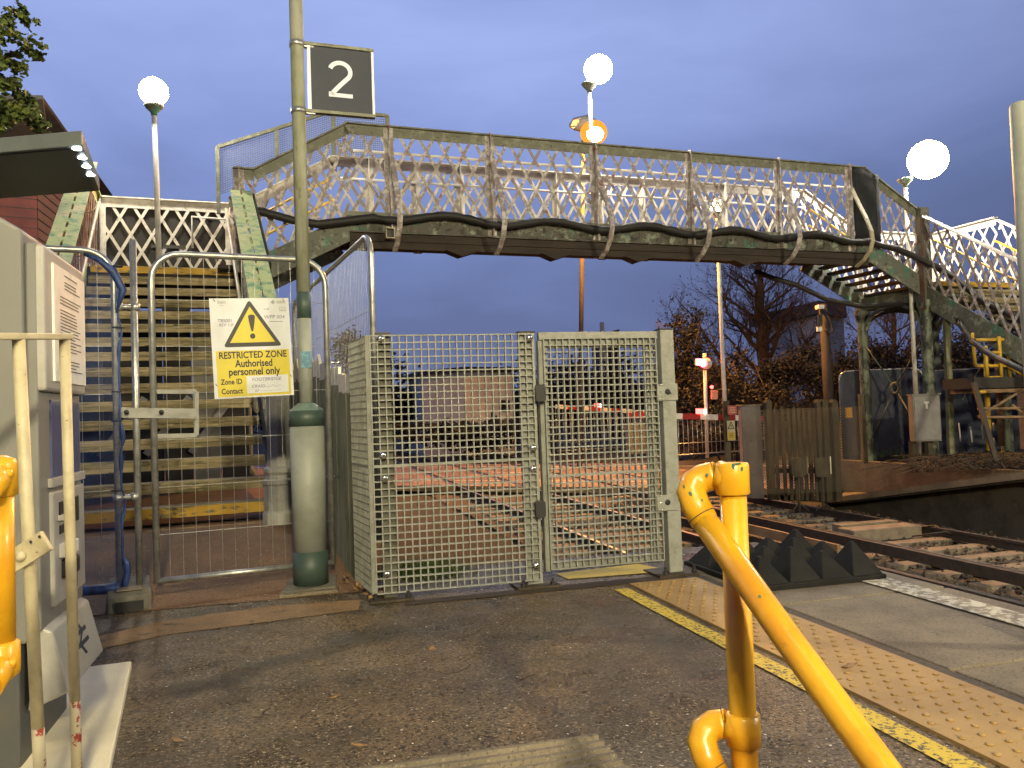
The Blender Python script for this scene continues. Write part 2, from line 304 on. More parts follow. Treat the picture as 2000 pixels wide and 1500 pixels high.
def ground_z(X, Y):
    apron = .21 * sm((Y - 5.15) / 2.0)
    ramp = -.78 * max(0., min(1., (Y - 5.9) / 4.0))
    return apron + (ramp - apron) * sm((X - .22) / .25)

def grid(name, x0, x1, y0, y1, nx, ny, zf, mat, skirt=None, jitter=0, seed=1):
    rnd = random.Random(seed); m = MB(); vs = []
    for j in range(ny + 1):
        for i in range(nx + 1):
            x = x0 + (x1 - x0) * i / nx; y = y0 + (y1 - y0) * j / ny
            vs.append((x, y, zf(x, y) + (rnd.uniform(-jitter, jitter) if jitter else 0)))
    fs = [(j * (nx + 1) + i, j * (nx + 1) + i + 1, (j + 1) * (nx + 1) + i + 1, (j + 1) * (nx + 1) + i) for j in range(ny) for i in range(nx)]
    m.add(vs, fs, True)
    if skirt is not None:
        e = [(nx, j) for j in range(ny + 1)]
        o = len(m.v); top = [m.v[j * (nx + 1) + nx] for j in range(ny + 1)]
        m.add([*top, *[V((p.x, p.y, skirt)) for p in top]], [(j, j + ny + 1, j + ny + 2, j + 1) for j in range(ny)])
    return m.build(name, mat)
RAILZ = -.80
def far(x, y):                                       # gently rising fields far away
    d = math.hypot(x, y); return -1.05 + 7.0 * sm((d - 90) / 900) * (.6 + .4 * mnoise.noise((x / 240, y / 240, 0)))
struct(grid('ground', -2500, 2500, -600, 4400, 60, 60, far, M['earth']))
struct(grid('platform', -14, 3.55, -14, 10.0, 117, 160, ground_z, M['asphalt'], skirt=-1.3))
struct(grid('path', -9, .42, 5.3, 16, 60, 70, lambda x, y: ground_z(min(x, .1), y) + .004, M['asphalt_brown']))
struct(grid('ballast', 3.5, 10.0, -6, 70, 90, 420, lambda x, y: -.99 + .05 * mnoise.noise((x * 1.3, y * 1.3, 3)) - (.0 if y < 17 else .02), M['ballast'], jitter=.022))

def sheet(name, pts, mat, z=.004):
    m = MB(); m.poly([flat(p, z) for p in pts]); o = m.build(name, mat); o['kind'] = 'structure'; return o
def gp(*pl): return [G(x, y, 0) for x, y in pl]
sheet('patched_ground_strip', gp((118, 1262), (310, 1216), (520, 1186), (705, 1172), (700, 1192), (520, 1216), (330, 1240), (118, 1286)), M['strip'], .004)
sheet('tar_line', gp((140, 1178), (330, 1160), (560, 1128), (560, 1141), (420, 1158), (300, 1176), (140, 1190)), M['tar'], .005)
sheet('tar_line', [V((.62, 4.83, 0)), V((2.62, 4.86, 0)), V((2.62, 5.0, 0)), V((1.5, 4.98, 0)), V((.62, 4.93, 0))], M['tar'], .005)
# yellow line, tactile paving, coping stones
sheet('yellow_line', [V((1.855, -3, 0)), V((1.95, -3, 0)), V((1.95, 4.72, 0)), V((1.855, 4.72, 0))], M['ylines'], .006)
sheet('yellow_line', gp((1085, 1122), (1245, 1103), (1292, 1112), (1300, 1118), (1110, 1133)), M['ysolid'], .007)
m = MB()
ty = -1.0; ti = 0
while ty < 4.75:
    m.box((2.0, ty, .0), (2.455, min(ty + .447, 4.82), .012)); ty += .45
for j in range(92):
    for i in range(6):
        y = -.98 + j * .0667; x = 2.037 + i * .076 - (.0 if j % 2 else .0) + (.038 if j % 2 else 0)
        if y > 4.78 or y < .6 or x > 2.43: continue
        m.lathe((x, y, .012), [(.0125, 0), (.0115, .0045), (.008, .006)], n=10)
struct(m.build('tactile_paving', M['tactile']))
sheet('joint', [V((2.457, -3, 0)), V((2.52, -3, 0)), V((2.52, 4.85, 0)), V((2.457, 4.85, 0))], M['tar'], .005)
m = MB(); y = -2.0; rr = random.Random(4)
while y < 5.2:
    m.box((2.525, y, -.12), (3.60, y + 1.178, .010 + rr.uniform(0, .004))); y += 1.2
o = m.build('coping_stones', M['concrete'], bevel=.008); struct(o)
sheet('white_edge_line', [V((3.26, -2, 0)), V((3.46, -2, 0)), V((3.46, 4.42, 0)), V((3.26, 4.42, 0))], M['wlines'], .019)
# ribbed paving slab in the foreground
m = MB()
a, b = V((-.12, 1.5, 0)), V((.955, 2.655, 0)); prof = []
k = 0; n = 22
for i in range(n):
    y0 = a.y + (b.y - a.y) * i / n; y1 = a.y + (b.y - a.y) * (i + 1) / n; w = y1 - y0
    ys = [y0, y0 + w * .12, y0 + w * .3, y0 + w * .62, y0 + w * .8, y1]; zs = [.003, .004, .022, .022, .004, .003]
    for q in range(5):
        m.add([(a.x, ys[q], zs[q]), (b.x, ys[q], zs[q]), (b.x, ys[q + 1], zs[q + 1]), (a.x, ys[q + 1], zs[q + 1])], [(0, 1, 2, 3)])
struct(m.build('ribbed_paving', M['concrete']))
# concrete pad of the ticket machine
m = MB(); pp = [V((-2.6, 1.2, 0)), V((-.50, 1.2, 0)), V((-.57, 2.83, 0)), V((-.725, 4.12, 0)), V((-1.04, 4.09, 0)), V((-1.06, 4.88, 0)), V((-2.6, 4.6, 0))]
m.prism([flat(p, -.02) for p in pp], (0, 0, .052)); o = m.build('concrete_pad', M['pad'], bevel=.006); struct(o)
# leaves and twigs lying on the ground
rnd = random.Random(11)
leafn = 0
def ground_bit(p, kind):
    m = MB(); a = rnd.uniform(0, 6.28); L = rnd.uniform(.035, .07); u = V((math.cos(a), math.sin(a), 0)); w = V((-u.y, u.x, 0)) * L * .28; c = V(p) + V((0, 0, .006))
    if kind == 'leaf':
        m.add([c - u * L / 2, c + w + V((0, 0, .006)), c + u * L / 2 + V((0, 0, .012)), c - w + V((0, 0, .004)), c - u * L / 2 + V((0, 0, .003)), c + w + V((0, 0, .009)), c + u * L / 2 + V((0, 0, .015)), c - w + V((0, 0, .007))], [(0, 3, 2, 1), (4, 5, 6, 7), (0, 1, 5, 4), (1, 2, 6, 5), (2, 3, 7, 6), (3, 0, 4, 7)])
        o = m.build('leaf', M['deadleaf'])
    else:
        m.tube([c - u * L, c + w * .6, c + u * L], .0022, 5); o = m.build('twig', M['bark'])
    return o
bits = [(345, 1452, 'leaf', 'dead pale leaf on asphalt in front of the concrete pad'), (652, 1367, 'leaf', 'narrow tan leaf alone on the middle of the platform asphalt'),
        (700, 1462, 'leaf', 'curled leaf beside the far end of the ribbed paving slab'), (844, 1272, 'leaf', 'small pale scrap of leaf below the fixed mesh screen'),
        (905, 1308, 'twig', 'thin curved dark twig on the asphalt in front of mesh screen'), (1030, 1326, 'twig', 'short dark twig beside the wet glittering patch'),
        (1185, 1474, 'twig', 'dark twig touching the corner of the ribbed slab'), (1640, 1333, 'leaf', 'brown leaf lying on the tactile studs under the handrail'),
        (1660, 1305, 'leaf', 'second brown leaf further along the buff tactile studs'), (1480, 1395, 'twig', 'twig on dark asphalt next to worn yellow line')]
for x, y, k, lab in bits: tag(ground_bit(G(x, y, .014 if 'tactile' in lab else .003), k), lab, k)
# litter of leaves at the foot of the picket fence
m = MB(); rl = random.Random(3)
for i in range(90):
    t = rl.random(); c = V((.50 - .10 * t + rl.gauss(0, .05), 5.05 + .55 * t + rl.gauss(0, .03), ground_z(.1, 5.1 + .5 * t) + rl.uniform(.01, .05)))
    u = V((rl.gauss(0, 1), rl.gauss(0, 1), rl.gauss(0, .5))).normalized() * rl.uniform(.02, .035); w = u.cross(V((rl.gauss(0, .4), rl.gauss(0, .4), 1))).normalized() * rl.uniform(.012, .022)
    m.add([c - u, c + w, c + u, c - w], [(0, 1, 2, 3)])
struct(m.build('leaf_litter', M['deadleaf']), 'drift of dead leaves at the foot of the picket fence', 'stuff')

# ------------------------------------------------------------------ level crossing beyond the gate
RZ = RAILZ
def skew(X, off): return off + (10 - X) * .85               # the road runs across the line at an angle
m = MB(); cols = [(2.6, 4.12), (4.30, 5.60), (5.78, 7.52), (7.70, 9.0), (9.18, 11.2)]
for (xa, xb) in cols:
    for k in range(6):
        o0, o1 = 16.4 + k * 1.8, 16.4 + (k + 1) * 1.8 - .05
        p = [V((xa, skew(xa, o0), RZ - .14)), V((xb, skew(xb, o0), RZ - .14)), V((xb, skew(xb, o1), RZ - .14)), V((xa, skew(xa, o1), RZ - .14))]
        m.prism(p, (0, 0, .15))
struct(m.build('crossing_deck', M['crossing']))
m = MB()
def roadstrip(xa, xb, oa, ob, z): return [V((xa, skew(xa, oa), z)), V((xb, skew(xb, oa), z)), V((xb, skew(xb, ob), z)), V((xa, skew(xa, ob), z))]
m.poly(roadstrip(-70, 2.6, 16.4, 29, RZ - .01)); m.poly(roadstrip(11.2, 30, 16.4, 29, RZ - .01)); struct(m.build('road', M['road']))
m = MB()
for k, (xa, xb) in enumerate([(2.7, 4.1), (4.4, 5.5), (5.9, 7.4), (7.8, 8.9), (9.3, 11.0), (11.4, 15), (-3, 2.4)]):
    m.poly(roadstrip(xa, xb, 18.3, 18.43, RZ + .016)); m.poly(roadstrip(xa, xb, 25.2, 25.33, RZ + .016))
for k in range(12):
    if k % 2 == 0: m.poly(roadstrip(-4 + k * 1.25, -4 + k * 1.25 + 1.0, 21.8, 21.92, RZ + .016))
struct(m.build('road_markings', M['white']))

# ------------------------------------------------------------------ tracks
def curve_x(x, y): return x
def make_track(xc, label, near):
    t = thing('railway_track', (xc, 0, RZ - .15), label, 'railway track', 'railway tracks')
    for s in (-1, 1):
        m = MB(); x = xc + s * .75; y0, y1 = -6, 60
        m.box((x - .07, y0, RZ - .155), (x + .07, y1, RZ - .135)); m.box((x - .010, y0, RZ - .136), (x + .010, y1, RZ - .035)); m.box((x - .035, y0, RZ - .038), (x + .035, y1, RZ - .003))
        r = m.build('rail', M['rail'], t)
        MB().box((x - .028, y0, RZ - .003), (x + .028, y1, RZ)).build('rail_head', M['railtop'], r)
    sl = None
    for k in range(36):
        y = -5 + k * .65
        if y > 19: break
        if sl is None:
            m = MB(); m.prism([(xc - 1.25, y - .13, RZ - .3), (xc + 1.25, y - .13, RZ - .3), (xc + 1.25, y - .10, RZ - .125), (xc - 1.25, y - .10, RZ - .125)], (0, .24, 0)); sl = m.build('sleeper', M['sleeper'], t, bevel=.01); y_first = y
        else:
            c = sl.copy(); COL.objects.link(c); c.parent = t; c.location = (0, y - y_first, 0)
    x3 = xc + (1.16 if near else -1.16)
    m = MB(); m.box((x3 - .04, -6, RZ - .05), (x3 + .04, 14.5, RZ + .08)); m.build('conductor_rail', M['rail'], t)
    return t
make_track(4.95, 'near railway track passing close along the platform edge', True)
tr = make_track(8.30, 'far railway track with pale sleepers and a bright polished rail', False)
# timber guard board and box in the four-foot
tag(MB().bar((6.70, 9.2, RZ - .02), (6.70, 16.2, RZ - .02), .05, .16, (1, 0, 0)).build('guard_board', M['thirdboard']), 'long pale timber guard board running beside the far track', 'board')
t = thing('track_box', (8.30, 10.55, RZ - .12), 'low grey concrete equipment box lying between the far rails', 'box')
MB().box((7.72, 10.25, RZ - .15), (8.88, 10.62, RZ + .03)).build('box_body', M['sleeper'], t, bevel=.015)
MB().box((7.80, 10.64, RZ - .12), (8.80, 10.86, RZ + .055)).build('box_lid', M['concrete'], t, bevel=.01)
tag(MB().tube([(8.9, 10.5, RZ - .05), (9.05, 10.2, RZ + .02), (9.0, 9.8, RZ - .06), (8.7, 9.6, RZ + .03), (8.4, 9.9, RZ - .05)], .012, 6).build('cable', M['cable']), 'loose dark cable loop beside the concrete track box', 'cable')
# scattered ballast stones
rs = random.Random(8); m = MB()
def stone(c, r):
    vs = [V((rs.gauss(0, 1), rs.gauss(0, 1), rs.gauss(0, .8))).normalized() * r * rs.uniform(.7, 1.2) for _ in range(4)]
    vs = [V((r, 0, 0)), V((-r, 0, 0)), V((0, r, 0)), V((0, -r, 0)), V((0, 0, r * .8)), V((0, 0, -r * .8))]
    vs = [V(c) + V((v.x * rs.uniform(.6, 1.2), v.y * rs.uniform(.6, 1.2), v.z * rs.uniform(.7, 1.2))) for v in vs]
    m.add(vs, [(0, 2, 4), (2, 1, 4), (1, 3, 4), (3, 0, 4), (2, 0, 5), (1, 2, 5), (3, 1, 5), (0, 3, 5)])
for i in range(5200):
    y = rs.uniform(3, 16.5); x = rs.choice([rs.uniform(5.9, 7.4), rs.uniform(7.6, 9.0), rs.uniform(9.1, 9.9), rs.uniform(3.7, 5.9)])
    stone((x, y, -.955 + rs.uniform(-.02, .03)), rs.uniform(.022, .05))
struct(m.build('ballast_stones', M['ballast']), 'loose ballast stones spread between the rails', 'stuff')
# old timbers on the ramp just beyond the mesh screen
m = MB(); rg = random.Random(6)
for i in range(700):
    c = V((.85 + rg.gauss(0, .14), 5.75 + rg.gauss(0, .12), 0)); c.z = ground_z(c.x, c.y)
    a = rg.uniform(0, 6.28); u = V((math.cos(a), math.sin(a), 0)) * .006; h = V((rg.gauss(0, .03), rg.gauss(0, .03), rg.uniform(.05, .12)))
    m.add([c - u, c + u, c + h], [(0, 1, 2)])
struct(m.build('grass', M['grass']), 'small tuft of green grass behind the fixed mesh screen', 'stuff')

# ------------------------------------------------------------------ far platform ramp and kerb
M['farwall'] = pm('far_platform_wall', (.065, .055, .042), [((.035, .03, .024), 2, .42, .62), ((.10, .085, .06), 14, .58, .72)], rough=.9, bump=.3, bscale=20)
def fz(Y): return 0 if Y < 9.4 else -.76 * min(1, (Y - 9.4) / 4.4)
m = MB(); ys = [-14, 0, 6, 9.4, 10.5, 11.5, 12.5, 13.8, 14.4]
for a, b in zip(ys, ys[1:]):
    for (x0, x1, h) in ((10.05, 11.0, .0),):
        za, zb = fz(a), fz(b)
        m.add([(9.95, a, za - .12), (9.95, b, zb - .12), (9.95, b, zb - .01), (9.95, a, za - .01), (11.3, a, za - .01), (11.3, b, zb - .01), (11.3, a, za - .12), (11.3, b, zb - .12)], [(0, 3, 2, 1), (3, 4, 5, 2), (0, 1, 7, 6)])
        m.add([(10.2, a, -1.3), (10.2, b, -1.3), (10.2, b, zb - .1), (10.2, a, za - .1)], [(0, 3, 2, 1)])
struct(m.build('platform_edge', M['farwall']))
m = MB()
for a, b in zip(ys, ys[1:]): m.add([(9.90, a, fz(a) + .004), (11.35, a, fz(a) + .004), (11.35, b, fz(b) + .004), (9.90, b, fz(b) + .004), (9.90, a, fz(a) - .09), (9.90, b, fz(b) - .09)], [(0, 1, 2, 3), (4, 0, 3, 5)])
struct(m.build('far_platform', M['concrete']))
struct(grid('earth_bank', 11.2, 40, -14, 34, 90, 110, lambda x, y: -.06 + .10 * mnoise.noise((x * .9, y * .9, 0)) + 2.0 * sm((x - 15) / 14) - 1.0 * sm((11.75 - x) / .6) * sm((y - 9.0) / 3) - .9 * sm((y - 15.3) / 1.5) * (1 - sm((x - 14) / 8)), M['earth'], jitter=.03))
k0 = G(1640, 928, -.3); tag(MB().para((11.30, 10.6, -.75), (.14, 0, 0), (-.35, 4.3, 0), (0, 0, .62)).build('kerb_wall', M['concrete'], bevel=.01), 'low mossy concrete kerb holding the earth below the far stairs', 'kerb')
# ------------------------------------------------------------------ mesh screen and mesh gate
YG = 5.0
def gx(px, py=900): return onY(px, py, YG).x
xl, xm, xr = gx(729), gx(1042), gx(1310)
ZB, ZT = .045, 1.585
def grating(m, o, r, u, n, w, h, pitch, bw=.0076, dep=.026):
    o, r, u, n = V(o), V(r), V(u), V(n)
    nc = max(1, round(w / pitch)); nr = max(1, round(h / pitch))
    for i in range(nc + 1): m.para(o + r * (w * i / nc - bw / 2), r * bw, u * h, n * dep)
    for j in range(nr + 1): m.para(o + u * (h * j / nr - bw / 2) + n * .0015, r * w, u * bw, n * (dep - .003))
X, Y, Z = V((1, 0, 0)), V((0, 1, 0)), V((0, 0, 1))
t = thing('mesh_screen', (xl, YG, 0), 'fixed grey green grating screen with a return side, bolted beside the picket fence', 'screen')
zj = .80
for (z0, z1) in ((ZB, zj - .004), (zj + .004, ZT)):
    m = MB(); grating(m, (xl, YG, z0), X, Z, Y, xm + .02 - xl, z1 - z0, .0435); m.build('grating', M['grp'], t)
    hd = V((-.139, .990, 0)).normalized(); m = MB(); grating(m, (xl - .003, YG + .03, z0), hd, Z, V((-hd.y, hd.x, 0)), .46, z1 - z0, .0435); m.build('side_grating', M['grp'], t)
for x0, x1 in ((xl + .045, xl + .125), (xm - .055, xm + .045)):
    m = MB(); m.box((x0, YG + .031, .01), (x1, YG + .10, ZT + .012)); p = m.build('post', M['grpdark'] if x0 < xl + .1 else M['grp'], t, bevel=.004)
    MB().box((x0 - .004, YG + .027, ZT + .012), (x1 + .004, YG + .104, ZT + .022)).build('cap', M['blackplastic'], p)
    m = MB(); m.box((x0 - .09, YG - .06, .004), (x1 + .09, YG + .16, .016)); m.build('base_plate', M['tar'], t)
    for dx, dy in ((-.06, -.03), (.06, -.03)):
        MB().lathe(((x0 + x1) / 2 + dx * 1.6, YG + dy, .016), [(.018, 0), (.018, .018), (.010, .018), (.010, .04)], n=6, smooth=False).build('anchor_bolt', M['cable'], t)
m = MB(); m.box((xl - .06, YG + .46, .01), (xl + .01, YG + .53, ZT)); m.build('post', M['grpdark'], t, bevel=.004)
def stud(c, parent, r=.023):
    b = MB().lathe(c, [(r, 0), (r, .003), (r * .8, .010), (r * .42, .014)], n=16, axis=(0, -1, 0)).build('bolt', M['bolt'], parent)
    MB().lathe(V(c) + V((0, -.0142, 0)), [(r * .36, 0), (r * .36, .0012)], n=6, axis=(0, -1, 0), smooth=False).build('socket', M['black'], b)
for (bx, by) in ((743, 662), (1034, 660), (748, 890), (752, 935), (755, 1122), (1041, 875), (1041, 916), (1047, 1105)):
    c = onY(bx, by, YG - .002); stud(c, t)
# leaf
t = thing('mesh_gate', (xr, YG, 0), 'grey green grating gate leaf with two lock plates and black strap hinges', 'gate')
lx0, lx1 = gx(1070), gx(1290); zb2, zt2 = .10, 1.555
z1l, z2l = G and onY(1290, 783, YG).z, onY(1290, 750, YG).z
rows = [(zb2, .475), (.483, .79), (.798, 1.10), (1.108, zt2)]
m = MB(); grating(m, (lx0, YG - .002, zb2), X, Z, Y, lx1 - lx0, .68 - zb2, .0435); m.build('grating', M['grp'], t)
m = MB(); grating(m, (lx0, YG - .002, .688), X, Z, Y, lx1 - lx0, zt2 - .688, .0435); m.build('grating', M['grp'], t)
m = MB(); m.box((lx0 - .028, YG + .012, zt2 - .008), (lx1 + .02, YG + .055, ZT + .012)); m.box((lx0 - .03, YG + .026, zb2 - .015), (lx0 + .03, YG + .075, zt2 - .010)); m.box((lx1 - .06, YG + .026, zb2 - .015), (lx1 - .008, YG + .075, zt2 - .010))
m.box((lx0 + .032, YG + .026, zb2 - .015), (lx1 - .062, YG + .075, zb2 + .04)); m.box((lx0 + .032, YG + .026, zt2 - .06), (lx1 - .062, YG + .075, zt2 - .010))
m.build('frame', M['grp'], t, bevel=.003)
px0, px1 = gx(1299), gx(1325)
m = MB(); m.box((px0, YG - .005, .01), (px1, YG + .085, ZT + .02)); p = m.build('post', M['grp'], t, bevel=.005)
MB().box((px0 - .003, YG - .008, ZT + .02), (px1 + .003, YG + .088, ZT + .028)).build('cap', M['blackplastic'], p)
MB().box((px0 - .11, YG - .09, .004), (px1 + .12, YG + .17, .018)).build('base_plate', M['tar'], t)
for dx in (-.05, .05): MB().lathe(((px0 + px1) / 2 + dx * 2, YG - .055, .018), [(.018, 0), (.018, .018), (.010, .018), (.010, .045)], n=6, smooth=False).build('anchor_bolt', M['cable'], t)
for (yy, key) in ((766, True), (982, False)):
    a, b = onY(1284, yy + 17, YG - .012), onY(1323, yy - 17, YG - .012)
    m = MB(); m.box((a.x, YG - .014, a.z), (b.x, YG - .006, b.z)); pl = m.build('lock_plate', M['grp'], t, bevel=.003)
    c = onY(1304, yy - 1, YG - .014)
    MB().lathe(c, [(.019, 0), (.019, .002), (.011, .003)], n=18, axis=(0, -1, 0)).build('keyhole', M['black'], pl)
    if key:
        MB().tube([c + V((.004, -.012, -.004)), c + V((.018, -.016, -.012))], .004, 6).build('key', M['black'], pl)
    for qx, qz in ((-.055, .045), (-.04, .045), (-.05, 0), (-.055, -.045), (-.04, -.045)):
        MB().lathe(c + V((qx, .0005, qz)), [(.006, 0), (.004, .003)], n=8, axis=(0, -1, 0)).build('rivet', M['bolt'], pl)
for yy in (768, 995):
    c = onY(1056, yy, YG - .02); m = MB(); hh = .055; ww = .034
    pts = [V((c.x + sx * (ww - cx), YG - .024, c.z + sz * (hh - cz))) for sx, sz, cx, cz in ((-1, -1, .012, 0), (1, -1, .012, 0), (1, -1, 0, .014), (1, 1, 0, .014), (1, 1, .012, 0), (-1, 1, .012, 0), (-1, 1, 0, .014), (-1, -1, 0, .014))]
    m.prism(pts, (0, .022, 0)); m.build('hinge', M['blackplastic'], t, bevel=.003)

# ------------------------------------------------------------------ sign pole
PD = 5.3; b0 = P(608, 1146, PD); bx, by_ = b0.x, b0.y
def pz(py, px=600): return P(px, py, PD).z
t = thing('platform_sign_post', (bx, by_, 0), 'mossy grey steel post with thick base casing and a dark platform number 2 board', 'sign post')
C = V((bx, by_, 0)); gz = ground_z(bx, by_)
z1, z2, z3, z4, z5, z6 = pz(1075), pz(832), pz(795), pz(620), pz(568), 4.2
MB().lathe(C, [(.110, gz + .03), (.110, z1)], n=40).build('base_sleeve', M['polegreen'], t)
MB().lathe(C, [(.108, z1), (.108, z2 - .002)], n=32).build('base_casing', M['pole'], t)
MB().lathe(C, [(.1115, z2), (.1115, z3 - .022)], n=40).build('collar', M['polegreen'], t)
MB().lathe(C, [(.1115, z3 - .022), (.058, z3 + .022), (.046, z3 + .028)], n=40, smooth=False).build('conical_cap', M['polecap'], t)
MB().lathe(C, [(.0445, z3 + .01), (.0445, z4)], n=24).build('lower_pole', M['pole'], t)
MB().lathe(C, [(.0455, z4), (.0455, z5)], n=24).build('green_band', M['polegreen'], t)
MB().lathe(C, [(.044, z5), (.043, z6)], n=24).build('upper_pole', M['polemoss'], t)
m = MB(); ca = math.radians(4.6); sr = V((math.cos(ca), math.sin(ca), 0))
q = [V((bx - .17, by_ - .17, gz + .012)), V((bx + .15, by_ - .13, gz + .012)), V((bx + .17, by_ + .17, gz + .03)), V((bx - .14, by_ + .15, gz + .03))]
m.prism(q, (0, 0, .014)); m.build('base_plate', M['block'], t, bevel=.003)
m = MB(); m.prism([V((bx - .20, by_ - .19, gz - .02)), V((bx + .16, by_ - .17, gz - .02)), V((bx + .19, by_ + .19, gz - .02)), V((bx - .17, by_ + .18, gz - .02))], (0, 0, .032)); m.build('mortar_bed', M['concrete'], t, bevel=.012)
st = P(597, 702, PD); a = V((math.cos(math.radians(-85)), math.sin(math.radians(-85)), 0)); sc_ = C + a * .0462
m = MB(); m.cbox(V((sc_.x, sc_.y, st.z)), V((-a.y, a.x, 0)) , Z, a, .062, .105, .002); m.build('sticker', M['sticker'], t)
# sign board
tl, br = P(604, 70, PD), P(738, 215, PD)
sx0 = C + sr * .062; w_ = .425; zt_, zb_ = P(600, 66, PD).z, P(600, 206, PD).z
nn = sr.cross(Z) * -1                                            # towards the back
front = -V((-sr.y, sr.x, 0)); cz = (zt_ + zb_) / 2; hh = zt_ - zb_
ctr = C + sr * (.068 + w_ / 2) + V((0, 0, cz)) 
sg = MB().cbox(ctr, sr, Z, front, w_ - .012, hh - .02, .03).build('sign_board', M['signgrey'], t)
for s in (-1, 1): MB().cbox(ctr + sr * s * (w_ / 2 - .004) + front * .003, sr, Z, front, .016 if s > 0 else .02, hh - .035, .038).build('edge_trim', M['sign2'], sg)
for s in (-1, 1): MB().cbox(ctr + Z * s * (hh / 2 - .006) - sr * .01 + front * .004, sr, Z, front, w_ + .03, .02, .046).build('frame_rail', M['toprail'], sg)
pts = []
def stroke2():
    L = []; R_ = []
    path = []
    for i in range(15):
        an = math.radians(162 - i * (162 + 32) / 14); path.append((.62 + 0, 0) and (.48 + .40 * math.cos(an), 1.02 + .36 * math.sin(an)))
    for k in range(1, 7): 
        f = k / 6; path.append((path[14][0] * (1 - f) + .12 * f - .06 * math.sin(f * PI) * .3, path[14][1] * (1 - f) + .10 * f))
    for i, p in enumerate(path):
        a0 = path[max(i - 1, 0)]; a1 = path[min(i + 1, len(path) - 1)]; d = V((a1[0] - a0[0], a1[1] - a0[1], 0)).normalized(); n = V((-d.y, d.x, 0)) * .085
        L.append((p[0] + n.x, p[1] + n.y)); R_.append((p[0] - n.x, p[1] - n.y))
    return L, R_
L_, R_ = stroke2(); m = MB(); S = .168; oc = ctr + front * .0165 - sr * .088 - Z * .115
def s2(p): return oc + sr * (p[0] * S) + Z * (p[1] * S)
for i in range(len(L_) - 1): m.poly([s2(L_[i]), s2(R_[i]), s2(R_[i + 1]), s2(L_[i + 1])][::-1])
m.poly([s2((.02, 0)), s2((.95, 0)), s2((.95, .16)), s2((.02, .16))]); m.poly([s2((.02, .16)), s2((.28, .16)), s2((.20, .22)), s2((.02, .2))])
m.v = [v + front * .0005 for v in m.v]; m.build('numeral', M['sign2'], sg)
for zz in (pz(70), pz(205)):
    MB().lathe(C + V((0, 0, zz)), [(.049, -.018), (.049, .018)], n=24).build('clamp', M['steel'], t)
    MB().cbox(C + sr * .07 + V((0, 0, zz)) , sr, Z, front, .07, .03, .03).build('bracket', M['steel'], t)

# ------------------------------------------------------------------ temporary site fencing
gdir = V((0, 0, 0)); gl = P(300, 800, 5.1); gr_ = P(642, 800, 5.55); gdir = V((gr_.x - gl.x, gr_.y - gl.y, 0)); GW = gdir.length; gdir.normalize()
gl = flat(gl, 0); TZ0, TZ1 = .13, 2.16
def round_frame(o, d, w, z0, z1, r, rad, sub=6):
    pts = [o + Z * z0]
    for k in range(sub + 1):
        an = PI - k / sub * PI / 2; pts.append(o + d * (r + r * math.cos(an)) + Z * (z1 - r + r * math.sin(an)))
    for k in range(sub + 1):
        an = PI / 2 - k / sub * PI / 2; pts.append(o + d * (w - r + r * math.cos(an)) + Z * (z1 - r + r * math.sin(an)))
    pts.append(o + d * w + Z * z0); return pts
def heras(name, o, d, w, label, cat, vp=.075, hp=.26, grp=None, z0=TZ0, z1=TZ1):
    t = thing(name, o, label, cat, grp)
    m = MB(); m.tube(round_frame(o, d, w, z0, z1, .17, .02), .02, 12); m.tube([o + Z * (z0 + .01) , o + d * w + Z * (z0 + .01)], .019, 12); m.build('tube_frame', M['steel'], t)
    m = MB(); k = int(w / vp)
    for i in range(1, k):
        x = w * i / k; dz = 0
        e = min(x, w - x); dz = .17 - math.sqrt(max(0, .17 ** 2 - (.17 - e) ** 2)) if e < .17 else 0
        m.tube([o + d * x + Z * z0, o + d * x + Z * (z1 - dz)], .0017, 4, caps=False)
    k = int((z1 - z0) / hp)
    for i in range(1, k): m.tube([o + Z * (z0 + (z1 - z0) * i / k), o + d * w + Z * (z0 + (z1 - z0) * i / k)], .0022, 4, caps=False)
    m.build('wire_mesh', M['steel'], t); return t
tg = heras('site_gate', gl, gdir, GW, 'galvanised temporary mesh gate with rounded top, closed across the footbridge stairs', 'gate')
gn = gdir.cross(Z)                                               # towards the camera side
if gn.y > 0: gn = -gn
def gp3(px, py, off=0):
    r = ray(px, py); k = (gl + gn * off - EYE).dot(gn) / r.dot(gn); return EYE + r * k
m = MB()
a, b, c_, d_ = gp3(300, 765), gp3(384, 765), gp3(384, 850), gp3(300, 852)
for p, q in ((a, b), (b, c_), (c_, d_)): m.bar(p, q, .026, .012, Z if abs((q - p).z) < .1 else gdir)
m.build('latch_frame', M['zinc'], tg)
m = MB(); a, b = gp3(236, 806, .03), gp3(384, 808, .03); m.bar(a, b, .062, .008, Z); lt = m.build('lock_bar', M['zinc'], tg)
for px in (315, 247): MB().lathe(gp3(px, 805, .036), [(.014, 0), (.014, .02)], n=12, axis=gn).build('lock_cylinder', M['black'], lt)
for py in (708, 930): MB().tube([gp3(640, py), gp3(652, py) , gp3(664, py + 1)], .010, 8).build('hinge_pin', M['bolt'], tg)
# hinge post
pb = flat(gp3(272, 1110), 0); pbz = gp3(258, 468).z
tp = thing('fence_tube_post', pb, 'upright galvanised tube standing in a foot block beside the blue netted panel', 'post')
MB().tube([pb + Z * .12, pb + Z * pbz], .0205, 12).build('tube', M['steel'], tp)
for py in (600, 970):
    c0 = gp3(264, py); MB().tube([c0 - gdir * .11, c0 + gdir * .012], .016, 8).build('clamp', M['steel'], tp)
    for e in (-.095, 0.0): MB().lathe(c0 + gdir * e - Z * .022, [(.028, 0), (.028, .044)], n=14).build('clamp_ring', M['steel'], tp)
